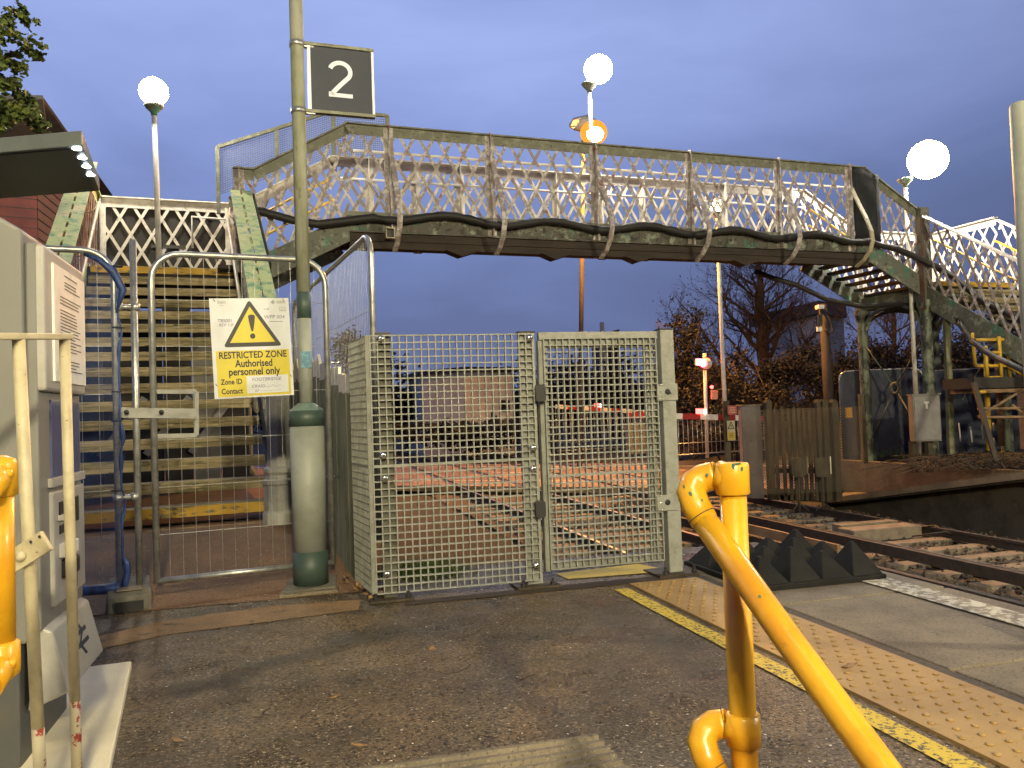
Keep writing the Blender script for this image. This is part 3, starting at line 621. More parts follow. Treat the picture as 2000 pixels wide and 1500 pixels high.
# blue netted panel
pr = flat(gp3(231, 1000), 0); LP = 2.3
tb = heras('netted_fence_panel', pr - gdir * LP, gdir, LP, 'temporary mesh fence panel wrapped in torn blue netting behind ticket machine', 'fence panel', vp=.09)
bl = bpy.data.materials.new('blue_netting'); bl.use_nodes = True; nt = bl.node_tree; N_ = nt.nodes; pbn = N_['Principled BSDF']; pbn.inputs['Base Color'].default_value = (.025, .075, .30, 1); pbn.inputs['Roughness'].default_value = .6
nz = N_.new('ShaderNodeTexNoise'); nz.inputs['Scale'].default_value = 5; nz.inputs['Detail'].default_value = 5; ge = N_.new('ShaderNodeNewGeometry'); nt.links.new(ge.outputs['Position'], nz.inputs['Vector'])
mr = N_.new('ShaderNodeMapRange'); mr.inputs['From Min'].default_value = .3; mr.inputs['From Max'].default_value = .7; mr.inputs['To Min'].default_value = .05; mr.inputs['To Max'].default_value = .26; nt.links.new(nz.outputs['Fac'], mr.inputs['Value']); nt.links.new(mr.outputs[0], pbn.inputs['Alpha'])
bl2 = pm('blue_netting_bunched', (.025, .065, .24), [((.010, .025, .10), 22, .42, .60)], rough=.55, bump=.5, bscale=25, stretch=(1, 1, .3))
m = MB(); nx, nz_ = 26, 30; rb = random.Random(2); vs = []
for j in range(nz_ + 1):
    for i in range(nx + 1):
        u = i / nx; v = j / nz_; p = pr - gdir * (LP * u) + Z * (.16 + 1.96 * v) + gn * (.030 + .018 * mnoise.noise((u * 6, v * 5, 1)))
        if i == 0: p += gdir * (.03 + .05 * mnoise.noise((0, v * 9, 4)))
        vs.append(p)
m.add(vs, [(j * (nx + 1) + i, j * (nx + 1) + i + 1, (j + 1) * (nx + 1) + i + 1, (j + 1) * (nx + 1) + i) for j in range(nz_) for i in range(nx)], True); m.build('netting', bl, tb)
m = MB(); pts = []; rad = []
for k in range(60):
    v = k / 59; pts.append(pr + Z * (.12 + 1.85 * v) + gdir * (.018 + .05 * max(0, mnoise.noise((1, v * 9, 2)))) + gn * .008); rad.append(.005 + .016 * abs(mnoise.noise((3, v * 11, 1))) + (.014 if v < .1 else 0))
m.tube(pts, rad, 9)
pts = [pr - gdir * (1.2 * k / 14) + Z * (.135 + .02 * mnoise.noise((k * .6, 1, 1))) + gn * .035 for k in range(15)]; m.tube(pts, [.03 + .01 * mnoise.noise((k, 2, 2)) for k in range(15)], 8)
cor = [pr - gdir * .16 + Z * 2.13 + gn * .028, pr - gdir * .08 + Z * 2.10 + gn * .032, pr - gdir * .0 + Z * 2.03 + gn * .034, pr + gdir * .05 + Z * 1.92 + gn * .03, pr + gdir * .01 + Z * 1.78 + gn * .03]
m.tube(cor, [.008, .016, .026, .022, .004], 8); m.build('bunched_netting', bl2, tb)
for v in (520, 640, 765, 822, 958): 
    c0 = gp3(229, v); MB().lathe(c0 - Z * .004, [(.033, 0), (.033, .008)], n=12).build('cable_tie', M['black'], tb)
# panel receding behind the screen
hd = V((-.139, .990, 0)).normalized(); ho = V((.535, 5.47, 0))
heras('site_fence_panel', ho, hd, 3.45, 'tall wire mesh fence panel running back along the picket fence', 'fence panel', vp=.05, hp=.42, z0=.30, z1=2.31)
# foot blocks
def foot(c, d, label, w=.24, l=.62):
    n = V((-d.y, d.x, 0)); t = thing('fence_foot_block', c, label, 'fence foot', 'rubber fence foot blocks')
    m = MB(); pf = [(-l / 2, 0), (-l / 2 + .02, .095), (-l / 2 + .07, .125), (l / 2 - .07, .125), (l / 2 - .02, .095), (l / 2, 0)]
    m.prism([V(c) + n * x + Z * z - d * w / 2 for x, z in pf], d * w); b = m.build('block', M['block'], t, bevel=.012)
    e = V(c) - n * (l / 2 - .045)
    MB().para(e - d * .07 + Z * .122, d * .14, n * .12, Z * .010).build('top_pad', M['sleeper'], b, bevel=.004)
    MB().para(V(c) - n * (l / 2 + .004) - d * .075 + Z * .008, d * .15, n * .02, Z * .06).build('hand_slot', M['black'], b)
    return t
foot(flat(gp3(252, 1120), 0) - gn * .14, gdir, 'weathered grey foot block under the tube post, with hand slot facing forward')
foot(flat(P(212, 1050, 6.1), .02), gdir, 'paler rounded foot block further back behind blue netting', .3, .5)
# restricted zone sign
sgn = thing('warning_sign', gp3(490, 680, .03), 'white and yellow restricted zone warning board tied to the site gate mesh', 'sign')
A_, B_, D_ = gp3(408, 583, .032), gp3(563, 579, .032), gp3(416, 780, .032)
sr_ = (B_ - A_); SW = sr_.length; sr_.normalize(); sd_ = (D_ - A_); SH = sd_.length; sd_.normalize(); sr_ = (sr_ - sd_ * sr_.dot(sd_) * .55).normalized(); sd_ = (sd_ - sr_ * sd_.dot(sr_)).normalized(); su = -sd_; sn = sr_.cross(su)
def SP(u, v, l=0): return A_ + sr_ * (u * SW) - su * (v * SH) + sn * l
def rect(u0, v0, u1, v1, l, mat, name): MB().poly([SP(u0, v1, l), SP(u1, v1, l), SP(u1, v0, l), SP(u0, v0, l)]).build(name, mat, sgn)
MB().prism([SP(0, 0, -.003), SP(1, 0, -.003), SP(1, 1, -.003), SP(0, 1, -.003)], sn * .003).build('board', M['paper'], sgn)
rect(.045, .525, .965, .985, .001, M['signyellow'], 'yellow_panel'); rect(.405, .785, .935, .962, .0018, M['paper'], 'writing_space')
vs3 = [V((.492, .012, 0)), V((.885, .490, 0)), V((.140, .490, 0))]; tp_ = []
for i in range(3):
    p_, q_, n_ = vs3[i - 1], vs3[i], vs3[(i + 1) % 3]; e1 = q_ + (p_ - q_) * .07; e2 = q_ + (n_ - q_) * .07
    for f in (0, .35, .65, 1): tp_.append((e1 * (1 - f) + q_ * f) * (1 - f) + (q_ * (1 - f) + e2 * f) * f)
MB().poly([SP(p.x, p.y, .0012) for p in tp_][::-1]).build('triangle_border', M['black'], sgn)
MB().poly([SP(.495, .085, .002), SP(.225, .448, .002), SP(.795, .448, .002)]).build('triangle_fill', M['signyellow'], sgn)
m = MB(); ex = [(.468, .185), (.475, .172), (.512, .166), (.548, .172), (.555, .185), (.545, .25), (.527, .325), (.518, .338), (.506, .338), (.497, .325), (.478, .25)]
m.poly([SP(u, v, .0026) for u, v in ex][::-1]); m.poly([SP(.513 + .034 * math.cos(k * PI / 8), .384 + .028 * math.sin(k * PI / 8), .0026) for k in range(16)][::-1]); m.build('exclamation_mark', M['black'], sgn)
def st_(s, h, u, v, mat=None, al='CENTER', off=.012, sh=0, name='lettering', fit=None):
    m = text(s, h, SP(u, v, .0022), sr_, su, None, None, sgn, al, off=off, shear=sh)
    if fit:
        o_ = SP(u, v, .0022); xs = [(q - o_).dot(sr_) for q in m.v]; k = fit * SW / (max(xs) - min(xs)); m.v = [q + sr_ * ((q - o_).dot(sr_) * (k - 1)) for q in m.v]
    return m.build(name, mat or M['black'], sgn)
st_('RESTRICTED ZONE', .060, .505, .575, fit=.85, off=.022); st_('Authorised', .066, .51, .660, fit=.47, off=.024); st_('personnel only', .066, .51, .742, fit=.645, off=.024)
st_('Zone ID', .048, .085, .838, al='LEFT', fit=.265, off=.022); st_('Contact', .048, .085, .932, al='LEFT', fit=.265, off=.022)
st_('bam', .030, .10, .038, M['inkgrey'], 'LEFT', .01); st_('nuttall', .010, .12, .072, M['inkgrey'], 'LEFT', 0)
m = MB(); m.poly([SP(.765, .042, .002), SP(.795, .066, .002), SP(.825, .042, .002), SP(.795, .018, .002)]); m.build('emblem', M['inkgrey'], sgn)
for i in range(2): rect(.84, .030 + i * .016, .955, .039 + i * .016, .002, M['inkgrey'], 'small_print')
m = MB()
for i in range(5): 
    u = .875 + i * .02; m.poly([SP(u, .13, .002), SP(u + .006, .13, .002), SP(u + .006, .09 - .006 * (i % 2), .002), SP(u, .09 - .006 * (i % 2), .002)])
m.poly([SP(.87, .135, .002), SP(.965, .135, .002), SP(.965, .129, .002), SP(.87, .129, .002)]); m.build('crest', M['inkgrey'], sgn)
st_('TBS001', .029, .175, .225, M['ink'], off=-.006, sh=.2, name='handwriting'); st_('REV 1.0', .027, .185, .268, M['ink'], off=-.006, sh=.2, name='handwriting')
st_('WPP 004', .034, .80, .195, M['ink'], off=-.004, sh=.15, name='handwriting'); st_('V1R', .020, .70, .115, M['ink'], off=-.006, sh=.3, name='handwriting'); rect(.735, .238, .91, .243, .0021, M['ink'], 'handwriting')
st_('FOOTBRIDGE', .030, .655, .825, M['ink'], off=-.004, sh=.2, name='handwriting'); st_('CRAIG', .028, .46, .893, M['ink'], 'LEFT', off=-.004, sh=.2, name='handwriting'); st_('07', .024, .50, .940, M['ink'], 'LEFT', off=-.006, sh=.2, name='handwriting')
m = MB(); rq = random.Random(5)
m.tube([SP(.62 + .018 * i, .893 + rq.uniform(-.014, .014), .003) for i in range(13)], .0009, 4); m.tube([SP(.58 + .018 * i, .942 + rq.uniform(-.005, .005), .003) for i in range(15)], .0007, 4); m.build('handwriting', M['ink'], sgn)
for (u, v) in ((.06, .02), (.93, .02), (.03, .86), (.97, .80)): MB().tube([SP(u - .01, v - .012, .001), SP(u, v, .006), SP(u + .012, v + .012, .001)], .002, 5).build('cable_tie', M['black'], sgn)

# ------------------------------------------------------------------ picket fence receding from the screen
pd = V((-.139, .990, 0)).normalized(); po = V((xl - .085, 5.55, 0))
t = thing('picket_fence', po, 'mossy old picket fence with white painted tops running back from the mesh screen', 'fence')
rp = random.Random(9); pn = V((pd.y, -pd.x, 0))
for k in range(24):
    c = po + pd * (.02 + k * .125); g = ground_z(.1, c.y) - .05; h = 1.42 + rp.uniform(-.02, .02) ; lean = rp.uniform(-.01, .01)
    m = MB(); w = .120
    def pk(z0, z1, tip, mat, nm):
        q = [c + Z * z0, c + pd * w + Z * z0, c + pd * (w + lean) + Z * z1] + ([c + pd * (w / 2 + lean) + Z * (z1 + .06)] if tip else []) + [c + pd * lean + Z * z1]
        return MB().prism(q, pn * .022).build(nm, mat, t)
    pk(g, g + h - .13, False, M['pickets'], 'picket'); pk(g + h - .128, g + h + .0, k % 3 == 0 and k > 3, M['picketw'], 'picket_top')
for zz in (.35, 1.12): MB().bar(po + pd * 0 + Z * zz + pn * .045, po + pd * 3.0 + Z * (zz + .14) + pn * .045, .09, .04, Z).build('fence_rail', M['pickets'], t)
# ------------------------------------------------------------------ yellow handrail on the right
hb = flat(P(1430, 930, 1.60), 0)
t = thing('yellow_handrail', hb, 'thick yellow tube handrail with chipped green undercoat sloping down in front of the tactile paving', 'handrail')
ptop = P(1430, 903, 1.60).z; r_ = .0255
MB().tube([hb + Z * 0, hb + Z * (ptop - .01)], r_, 28).build('post', M['yellow'], t)
def tee(zc, e1, parent, nm, tall=.062, top=True):
    c = hb + Z * zc
    m = MB(); m.lathe(c, [(.030, -tall / 2), (.0325, -tall / 2 + .003), (.0325, tall / 2 - .006), (.030, tall / 2 - .001), (.012, tall / 2)] if top else [(.0265, -tall / 2), (.0325, -tall / 2 + .002), (.0325, tall / 2 - .002), (.0265, tall / 2)], n=32)
    m.tube([c, e1], .029, 24); return m.build(nm, M['yellow'], parent, bevel=0)
def rail_run(zoff, name_p, top):
    z0 = Z * zoff
    c = hb + Z * (ptop - .031) + z0
    e0 = P(1392, 930, 1.617) + z0; e1 = P(1355, 946, 1.63) + z0
    tee(ptop - .031 + zoff, P(1400, 928, 1.613) + z0, t, 'tee_fitting', top=top)
    a = [e0, P(1374, 934, 1.625) + z0, P(1356, 945, 1.622) + z0, P(1350, 962, 1.612) + z0, P(1358, 986, 1.60) + z0, P(1376, 1018, 1.585) + z0]
    MB().tube([P(1400, 928, 1.614) + z0] + a, [.0275, .0275, .0282, .029, .0287, .0278, .027], 26).build('elbow', M['yellow'], t)
    q = [P(1373, 1013, 1.587) + z0, P(1540, 1250, 1.40) + z0, P(1722, 1500, 1.22) + z0, P(1930, 1790, 1.04) + z0]
    MB().tube(q, .0250, 26).build('rail_tube', M['yellow'], t)
    for p in ((a[0], P(1384, 931, 1.618) + z0), (P(1370, 1008, 1.589) + z0, P(1374, 1014, 1.586) + z0)):
        d = (p[1] - p[0]).normalized(); MB().lathe(p[0], [(.0286, 0), (.0286, .0015)], n=24, axis=d).build('joint_line', M['polewood'], t)
rail_run(0, '', True); rail_run(-.478, '', False)
# chips of old green paint, thin flakes lying on the surface
def chip(px, py, axis_a, axis_b, rad, w, h):
    """flake on a tube between two axis points, seen at a picture position"""
    r = ray(px, py).normalized(); a = V(axis_a); d = (V(axis_b) - a).normalized()
    n = r.cross(d).normalized(); dist = (a - EYE).dot(n); u = r.cross(n)
    # closest approach of the sight line to the tube axis
    w0 = EYE - a; b_ = r.dot(d); k = (b_ * d.dot(w0) - r.dot(w0)) / (1 - b_ * b_); ax_t = (k * b_ + d.dot(w0)); c = a + d * ax_t; p = EYE + r * k; off = p - c
    q = max(0, rad * rad - off.length_squared) ** .5 / max(.2, math.sqrt(1 - b_ * b_)); p = p - r * q; nrm = (p - (a + d * (p - a).dot(d))).normalized(); s = nrm.cross(d)
    m = MB(); rc = random.Random(int(px + py)); pts = []
    for i in range(9):
        an = 2 * PI * i / 9; f = rc.uniform(.65, 1.15); x = math.cos(an) * w * f; y = math.sin(an) * h * f
        ang = x / rad; pts.append(a + d * ((p - a).dot(d) + y) + (nrm * math.cos(ang) + s * math.sin(ang)) * (rad + .0004))
    m.poly(pts); m.build('paint_chip', M['green_chip'], t)
pa, pb_ = hb + Z * .5, hb + Z * 1
for px, py, w, h in ((1432, 911, .003, .006), (1449, 916, .003, .005), (1441, 906, .008, .0022)): chip(px, py, pa, pb_, .0326, w, h)
ra, rb_ = P(1373, 1013, 1.587), P(1540, 1250, 1.40)
for px, py, w, h in ((1484, 1165, .0028, .003), (1376, 976, .002, .002)): chip(px, py, ra, rb_, .0252, w, h)
ea, eb = P(1350, 962, 1.612), P(1376, 1018, 1.585)
for px, py, w, h in ((1348, 964, .003, .006), (1336, 950, .002, .004), (1371, 977, .002, .003)): chip(px, py, ea, eb, .0288, w, h)
fa, fb = P(1400, 928, 1.614), P(1356, 945, 1.622)
chip(1381, 927, fa, fb, .0284, .003, .003)
# ------------------------------------------------------------------ yellow handrail on the left
lp = flat(P(-1, 1000, 1.62), 0)
t = thing('yellow_handrail', flat(P(-160, 1000, 1.35), 0), 'shorter yellow tube handrail end beside the ticket machine, joined by one upright tube', 'handrail')
zt_ = P(4, 925, 1.62).z; zb_ = P(4, 1290, 1.62).z
MB().tube([lp + Z * (zb_ + .02), lp + Z * (zt_ - .01)], .0255, 26).build('upright_tube', M['yellow'], t)
rd = (flat(P(-160, 1000, 1.35), 0) - lp); rl_ = rd.length; rd.normalize(); sl = V((rd.x, rd.y, -.42)).normalized()
for z_ in (zt_, zb_):
    c = lp + Z * z_; m = MB()
    m.lathe(c, [(.027, -.045), (.0325, -.042), (.0325, .018), (.029, .028), (.016, .034), (.004, .036)] if z_ == zt_ else [(.004, -.038), (.018, -.034), (.031, -.024), (.0325, -.012), (.0325, .036), (.027, .04)], n=28)
    m.tube([c, c + sl * .07], .031, 24); m.sphere(c + V((.022, -.022, .0)), .010, 10, 8); m.build('elbow_fitting', M['yellow'], t)
    MB().tube([c + sl * .05, c + sl * 1.0], .0250, 24).build('rail_tube', M['yellow'], t)
pq = lp + sl * .85; pq = flat(pq, 0)
MB().tube([pq, pq + Z * (zt_ - .40)], .0255, 20).build('post', M['yellow'], t)

# ------------------------------------------------------------------ cream railing by the machine
D1, D2 = 2.25, 2.45
p1t, p1b = P(36, 660, D1), P(78, 1500, D1); p2t, p2b = P(126, 660, D2), P(150, 1500, D2)
t = thing('cream_railing', flat(p1b, 0), 'rusty cream painted railing of two thin uprights and a flat top bar', 'railing')
def upright(pt, pb, r, k):
    d = (pb - pt).normalized(); g = pb + d * ((.03 - pb.z) / d.z)
    s = pb - d * k
    m = MB(); m.tube([pt + Z * .004, s], r, 18); m.build('upright', M['cream'], t); MB().tube([s, g], r, 18).build('lower_upright', M['creamred'], t)
upright(p1t, p1b, .0165, .11); upright(p2t, p2b, .0150, .20)
e = (p2t - p1t).normalized()
MB().bar(p1t - e * .9 + Z * .004, p2t + e * .018 + Z * .004, .034, .018, V((e.y, -e.x, 0))).build('top_bar', M['cream'], t, bevel=.003)
a, b = P(12, 1105, D1 - .03), P(92, 1055, D1 - .03); br_ = MB().bar(a, b, .058, .016, Z).build('angle_bracket', M['cream'], t, bevel=.002)
MB().lathe(P(43, 1085, D1 - .036), [(.014, 0), (.014, .012), (.006, .018)], n=12, axis=-FWD).build('bolt', M['cream'], br_)
for (x, y) in ((60, 1050), (77, 1040)): MB().lathe(P(x, y + 8, D1 - .043), [(.004, 0), (.004, .001)], n=10, axis=-FWD).build('hole', M['black'], br_)

# ------------------------------------------------------------------ ticket machine
MX, MY0, MY1 = -.80, 2.95, 3.55
t = thing('ticket_machine', (-1.2, 3.25, .03), 'tall beige grey ticket machine with white notice, card slots and a double arrow emblem', 'ticket machine')
m = MB(); m.prism([V((MX - .02, MY0, .42)), V((MX - .02, MY0, 1.74)), V((MX - .10, MY0, 1.79)), V((-1.62, MY0, 1.83)), V((-1.62, MY0, .42))], (0, MY1 - MY0, 0)); body = m.build('cabinet', M['machine'], t, bevel=.012)
m = MB(); m.box((-1.56, MY0 + .02, .03), (MX - .05, MY1 - .02, .42)); m.build('plinth', M['machine_dark'], t, bevel=.006)
m = MB(); m.box((MX - .02, MY0 + .035, 1.22), (MX + .035, MY1 - .03, 1.70)); m.build('upper_fascia', M['machine_light'], t, bevel=.012)
MB().box((MX - .021, MY0 + .03, .45), (MX + .012, MY1 - .02, 1.705)).build('front_panel', M['machine'], t, bevel=.008)
def face(y0, y1, z0, z1, off, mat, nm, th=.006, par=None, bev=.002):
    return MB().box((MX - .01, y0, z0), (MX + off, y1, z1)).build(nm, mat, par or t, bevel=bev)
nt_ = face(MY0 + .12, MY1 - .05, 1.255, 1.655, .042, M['white'], 'notice_board')
m = MB(); rn = random.Random(12)
for k in range(30):
    z = 1.63 - k * .0115
    if k in (1, 5, 6, 10, 24, 25): continue
    y0 = MY0 + .19 + (.06 if k < 5 else 0); y1 = MY1 - .12 - rn.uniform(0, .10); m.poly([V((MX + .0435, y0, z)), V((MX + .0435, y1, z)), V((MX + .0435, y1, z + .0035)), V((MX + .0435, y0, z + .0035))])
m.build('notice_lettering', M['signgrey'], nt_)
face(MY0 + .16, MY1 - .06, .93, 1.195, .018, M['glass'], 'touch_screen'); face(MY0 + .13, MY1 - .035, .90, .93, .03, M['machine_light'], 'screen_ledge')
pn_ = face(MY0 + .14, MY1 - .04, .50, .885, .026, M['machine_light'], 'payment_panel', bev=.008)
face(MY0 + .20, MY0 + .30, .80, .845, .030, M['black'], 'coin_slot', par=pn_); face(MY0 + .19, MY0 + .32, .782, .80, .045, M['white'], 'slot_lip', par=pn_)
face(MY0 + .20, MY0 + .28, .735, .765, .030, M['black'], 'coin_slot', par=pn_); face(MY0 + .34, MY0 + .46, .755, .845, .030, M['black'], 'key_window', par=pn_)
face(MY0 + .20, MY0 + .36, .655, .70, .05, M['white'], 'card_shelf', par=pn_); face(MY0 + .22, MY0 + .36, .582, .645, .055, M['black'], 'card_reader', par=pn_, bev=.01)
face(MY0 + .30, MY0 + .42, .515, .575, .031, M['black'], 'receipt_slot', par=pn_)
m = MB(); m.prism([V((MX - .01, MY0 + .06, .46)), V((MX + .035, MY0 + .06, .44)), V((MX + .085, MY0 + .06, .24)), V((MX - .04, MY0 + .06, .19))], (0, MY1 - MY0 - .10, 0)); em = m.build('collection_tray', M['machine_light'], t, bevel=.008)
fu = V((.05, 0, -.20)).normalized(); fn = V((.2, 0, .05)).normalized()
def EM(y, v): return V((MX + .035, MY0 + .22, .44)) + V((0, 1, 0)) * y + fu * v + fn * .0015
m = MB()
for k in (.065, .105): m.poly([EM(.02, k), EM(.20, k), EM(.20, k + .016), EM(.02, k + .016)])
m.poly([EM(.09, .032), EM(.115, .032), EM(.15, .066), EM(.125, .066)]); m.poly([EM(.125, .08), EM(.15, .08), EM(.10, .106), EM(.075, .106)]); m.poly([EM(.08, .12), EM(.105, .12), EM(.14, .155), EM(.115, .155)])
m.build('double_arrow_emblem', M['signgrey'], em)

# ------------------------------------------------------------------ shelter canopy
c1, c2, c3 = P(-420, 296, 4.2), P(160, 249, 3.97), P(194, 346, 4.75); zc = 2.52; c1.z = c2.z = c3.z = zc
c4 = c1 + (c3 - c2)
t = thing('shelter_canopy', flat((c1 + c4) / 2, 0), 'flat grey shelter canopy with four small lit ceiling lamps near its corner', 'canopy')
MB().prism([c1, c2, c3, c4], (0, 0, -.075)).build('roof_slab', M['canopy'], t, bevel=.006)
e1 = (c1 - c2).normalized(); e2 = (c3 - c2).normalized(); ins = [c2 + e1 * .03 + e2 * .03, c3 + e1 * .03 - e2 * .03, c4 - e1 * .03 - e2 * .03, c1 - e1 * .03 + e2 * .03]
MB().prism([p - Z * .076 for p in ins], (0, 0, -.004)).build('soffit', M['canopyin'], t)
M['led'] = emit('led_lamp', (.85, .95, 1.0), 22)
for (x, y) in ((150, 290), (161, 308), (169, 325), (177, 341)):
    r = ray(x, y); p = EYE + r * ((zc - .081 - 1.1) / r.z)
    MB().lathe(p, [(.020, 0), (.020, -.004)], n=14).build('ceiling_lamp', M['led'], t)
for c in (c1 + e1 * -.1 + e2 * .1, c4 - e1 * .1 - e2 * .1): MB().box((c.x - .04, c.y - .04, 0), (c.x + .04, c.y + .04, zc - .08)).build('support_post', M['canopy'], t, bevel=.005)

# ------------------------------------------------------------------ pale post at the right edge
c = P(2006, 400, 3.6); cb = flat(c, 0); zt_ = P(1998, 196, 3.6).z
t = thing('platform_post', cb, 'pale round topped post at the edge of the platform, partly out of frame', 'post')
MB().lathe(cb, [(.048, 0), (.048, zt_ - .02), (.040, zt_ - .006), (.02, zt_)], n=28).build('tube', M['pole'], t)
MB().lathe(cb, [(.09, .0), (.09, .02), (.055, .03)], n=24).build('base_collar', M['pole'], t)

# ------------------------------------------------------------------ rubber pyramids
pyb = V((2.64, 4.32, .0)); t = thing('trespass_mat', pyb, 'black rubber pyramid mat at the platform end beside the mesh gate', 'pyramid mat')
m = MB(); m.box((2.56, 4.28, .0), (3.44, 5.20, .045)); m.build('base_sheet', M['rubber'], t, bevel=.006)
for i in range(4):
    for j in range(3):
        x, y = 2.58 + i * .214, 4.30 + j * .295; s = .212; s2_ = .29
        m = MB(); k = .025; h = .185 + .04 * ((i + j) % 2)
        m.add([(x, y, .044), (x + s, y, .044), (x + s, y + s2_, .044), (x, y + s2_, .044), (x + s / 2 - k / 2, y + s2_ / 2 - k / 2, h), (x + s / 2 + k / 2, y + s2_ / 2 - k / 2, h), (x + s / 2 + k / 2, y + s2_ / 2 + k / 2, h), (x + s / 2 - k / 2, y + s2_ / 2 + k / 2, h)],
              [(0, 1, 5, 4), (1, 2, 6, 5), (2, 3, 7, 6), (3, 0, 4, 7), (4, 5, 6, 7), (3, 2, 1, 0)]); m.build('pyramid', M['rubber'], t, bevel=.006)
# ------------------------------------------------------------------ the footbridge
A0 = V((1.426, 12.06, 0)); BB = V((.9961, .0883, 0)).normalized(); NN = V((-BB.y, BB.x, 0)); BWID = 1.6
def BP(s, n, z): return A0 + BB * s + NN * n + Z * z
ZD, ZL, GZ = 4.0, 3.24, .20                       # deck, landings, stair foot
fb = thing('footbridge', BP(0, .8, 0), 'old iron lattice footbridge over the tracks with flaking paint, open wooden stairs and dark deck', 'footbridge')
def lattice(m, a, b, up0, h, pitch=.29, run=.74, w=.044, th=.009, nrm=None, k0=0.0):
    """crossing flat bars between a lower line a->b and the same line lifted by h"""
    a, b = V(a), V(b); L = (b - a).length; d = b - a; nrm = V(nrm).normalized(); run = run * h / 1.30
    def at(s, v): return a + d * (s / L) + Z * (v * h)
    for sg in (1, -1):
        s0 = -math.ceil(run / pitch) * pitch + k0
        while s0 < L + run:
            x0, x1 = (s0, s0 + run) if sg > 0 else (s0, s0 - run)
            v0, v1 = 0.0, 1.0
            lo, hi = 0.0, 1.0
            for lim, side in ((0, 1), (L, -1)):
                f0, f1 = side * (x0 - lim), side * (x1 - lim)
                if f0 < 0 and f1 < 0: lo, hi = 1, 0; break
                if f0 < 0: lo = max(lo, f0 / (f0 - f1))
                if f1 < 0: hi = min(hi, f0 / (f0 - f1))
            if hi - lo > .04:
                p, q = at(x0 + (x1 - x0) * lo, lo), at(x0 + (x1 - x0) * hi, hi); o = nrm * (sg * th * .55)
                m.bar(p + o, q + o, w, th, (q - p).cross(nrm))
            s0 += pitch
    return m
def angle_rail(m, pts, w, h, nrm):                # flat top and a lip below, seen as a T
    for p, q in zip(pts, pts[1:]):
        m.bar(p, q, w, .022, nrm); m.bar(p - Z * (h / 2 + .011), q - Z * (h / 2 + .011), h, .02, Z)
def parapet(name, pts, h, mat, railmat, nrm, post_s=(), pitch=.29, postmat=None, postside=1, bottom=True, parent=fb, railw=.12, lip=.14, k0=0.0):
    """pts: lower line; builds a lattice with top rail, bottom angle and posts"""
    m = MB()
    for a, b in zip(pts, pts[1:]): lattice(m, a, b, Z, h, pitch=pitch, nrm=nrm, k0=k0)
    root = m.build(name, mat, parent)
    m = MB(); angle_rail(m, [V(p) + Z * h for p in pts], railw, lip, nrm); m.build('top_rail', railmat, root)
    if bottom:
        m = MB()
        for p, q in zip(pts, pts[1:]): m.bar(V(p) + Z * .03, V(q) + Z * .03, .07, .024, Z)
        m.build('bottom_angle', railmat, root)
    for p, z0, z1 in post_s:
        p = V(p); m = MB(); m.bar(p + Z * z0, p + Z * z1, .14, .022, nrm.cross(Z)); m.bar(p + Z * z0 + nrm * .05, p + Z * z1 + nrm * .05, .016, .09, nrm.cross(Z)); m.build('post', postmat or mat, root)
    return root
PSX = [760, 957, 1160, 1345, 1517, 1655]
def s_of(px):                                      # where a sight line meets the near girder
    r = ray(px, 330); k = (A0 - EYE).dot(NN) / r.dot(NN); return (EYE + r * k - A0).dot(BB)
SP_ = [s_of(x) for x in PSX]; S0, S1 = SP_[0], SP_[-1]; H = 1.34
near = parapet('lattice_parapet', [BP(S0 - .64, 0, ZD), BP(S1 + .38, 0, ZD)], H, M['iron_out'], M['toprail'], -NN, [(BP(s, 0, 0), ZD - .22, ZD + H + .03) for s in SP_], postmat=M['iron_out'], k0=.05)
farp = parapet('lattice_parapet', [BP(S0 - .64, BWID, ZD), BP(S1 + .38, BWID, ZD)], H, M['iron_white'], M['iron_white'], -NN, [(BP(s, BWID, 0), ZD - .2, ZD + H + .03) for s in SP_ + [(SP_[0] + SP_[1]) / 2, (SP_[2] + SP_[3]) / 2]], postmat=M['iron_white'], k0=.12)
# girder plates, deck, cross bearers
for n, mt in ((0, M['gplate']), (BWID, M['gplate'])):
    gh = .24 if n == 0 else .13; m = MB(); m.bar(BP(S0 - .6, n, ZD - gh / 2), BP(S1 + .35, n, ZD - gh / 2), gh, .02, Z); m.bar(BP(S0 - .6, n - .03, ZD - gh + .005), BP(S1 + .35, n - .03, ZD - gh + .005), .09, .025, NN)
    for s in [S0 + .3 + k * .42 for k in range(int((S1 - S0) / .42))]: m.bar(BP(s, n - .014, ZD - gh + .02), BP(s + .05, n - .014, ZD - .01), .03, .012, BB)
    m.build('girder_plate', mt, fb)
m = MB(); k = 0; s = S0 - .6
while s < S1 + .3: m.para(BP(s, .02, ZD - .10), BB * .19, NN * (BWID - .04), Z * .05); s += .20
m.build('deck_boards', M['darkwood'], fb)
m = MB()
m.bar(BP(S0 - .6, .03, ZD - .36), BP(S1 + .35, .03, ZD - .36), .22, .12, Z)
for n in (.55, 1.05, 1.54): m.bar(BP(S0 - .6, n, ZD - .145), BP(S1 + .35, n, ZD - .145), .08, .12, Z)
m.bar(BP(S0 - .6, -.03, ZD - .32), BP(S1 + .35, -.03, ZD - .32), .09, .05, Z); m.build('deck_beams', M['darkwood'], fb)
for s in [s_of(x) for x in (890, 1072, 1232, 1440)]:
    m = MB(); m.prism([BP(s - .22, -.10, ZD - .465), BP(s + .30, -.10, ZD - .465), BP(s + .02, -.10, ZD - .555)], NN * .22); m.build('cross_bearer', M['darkwood'], fb)
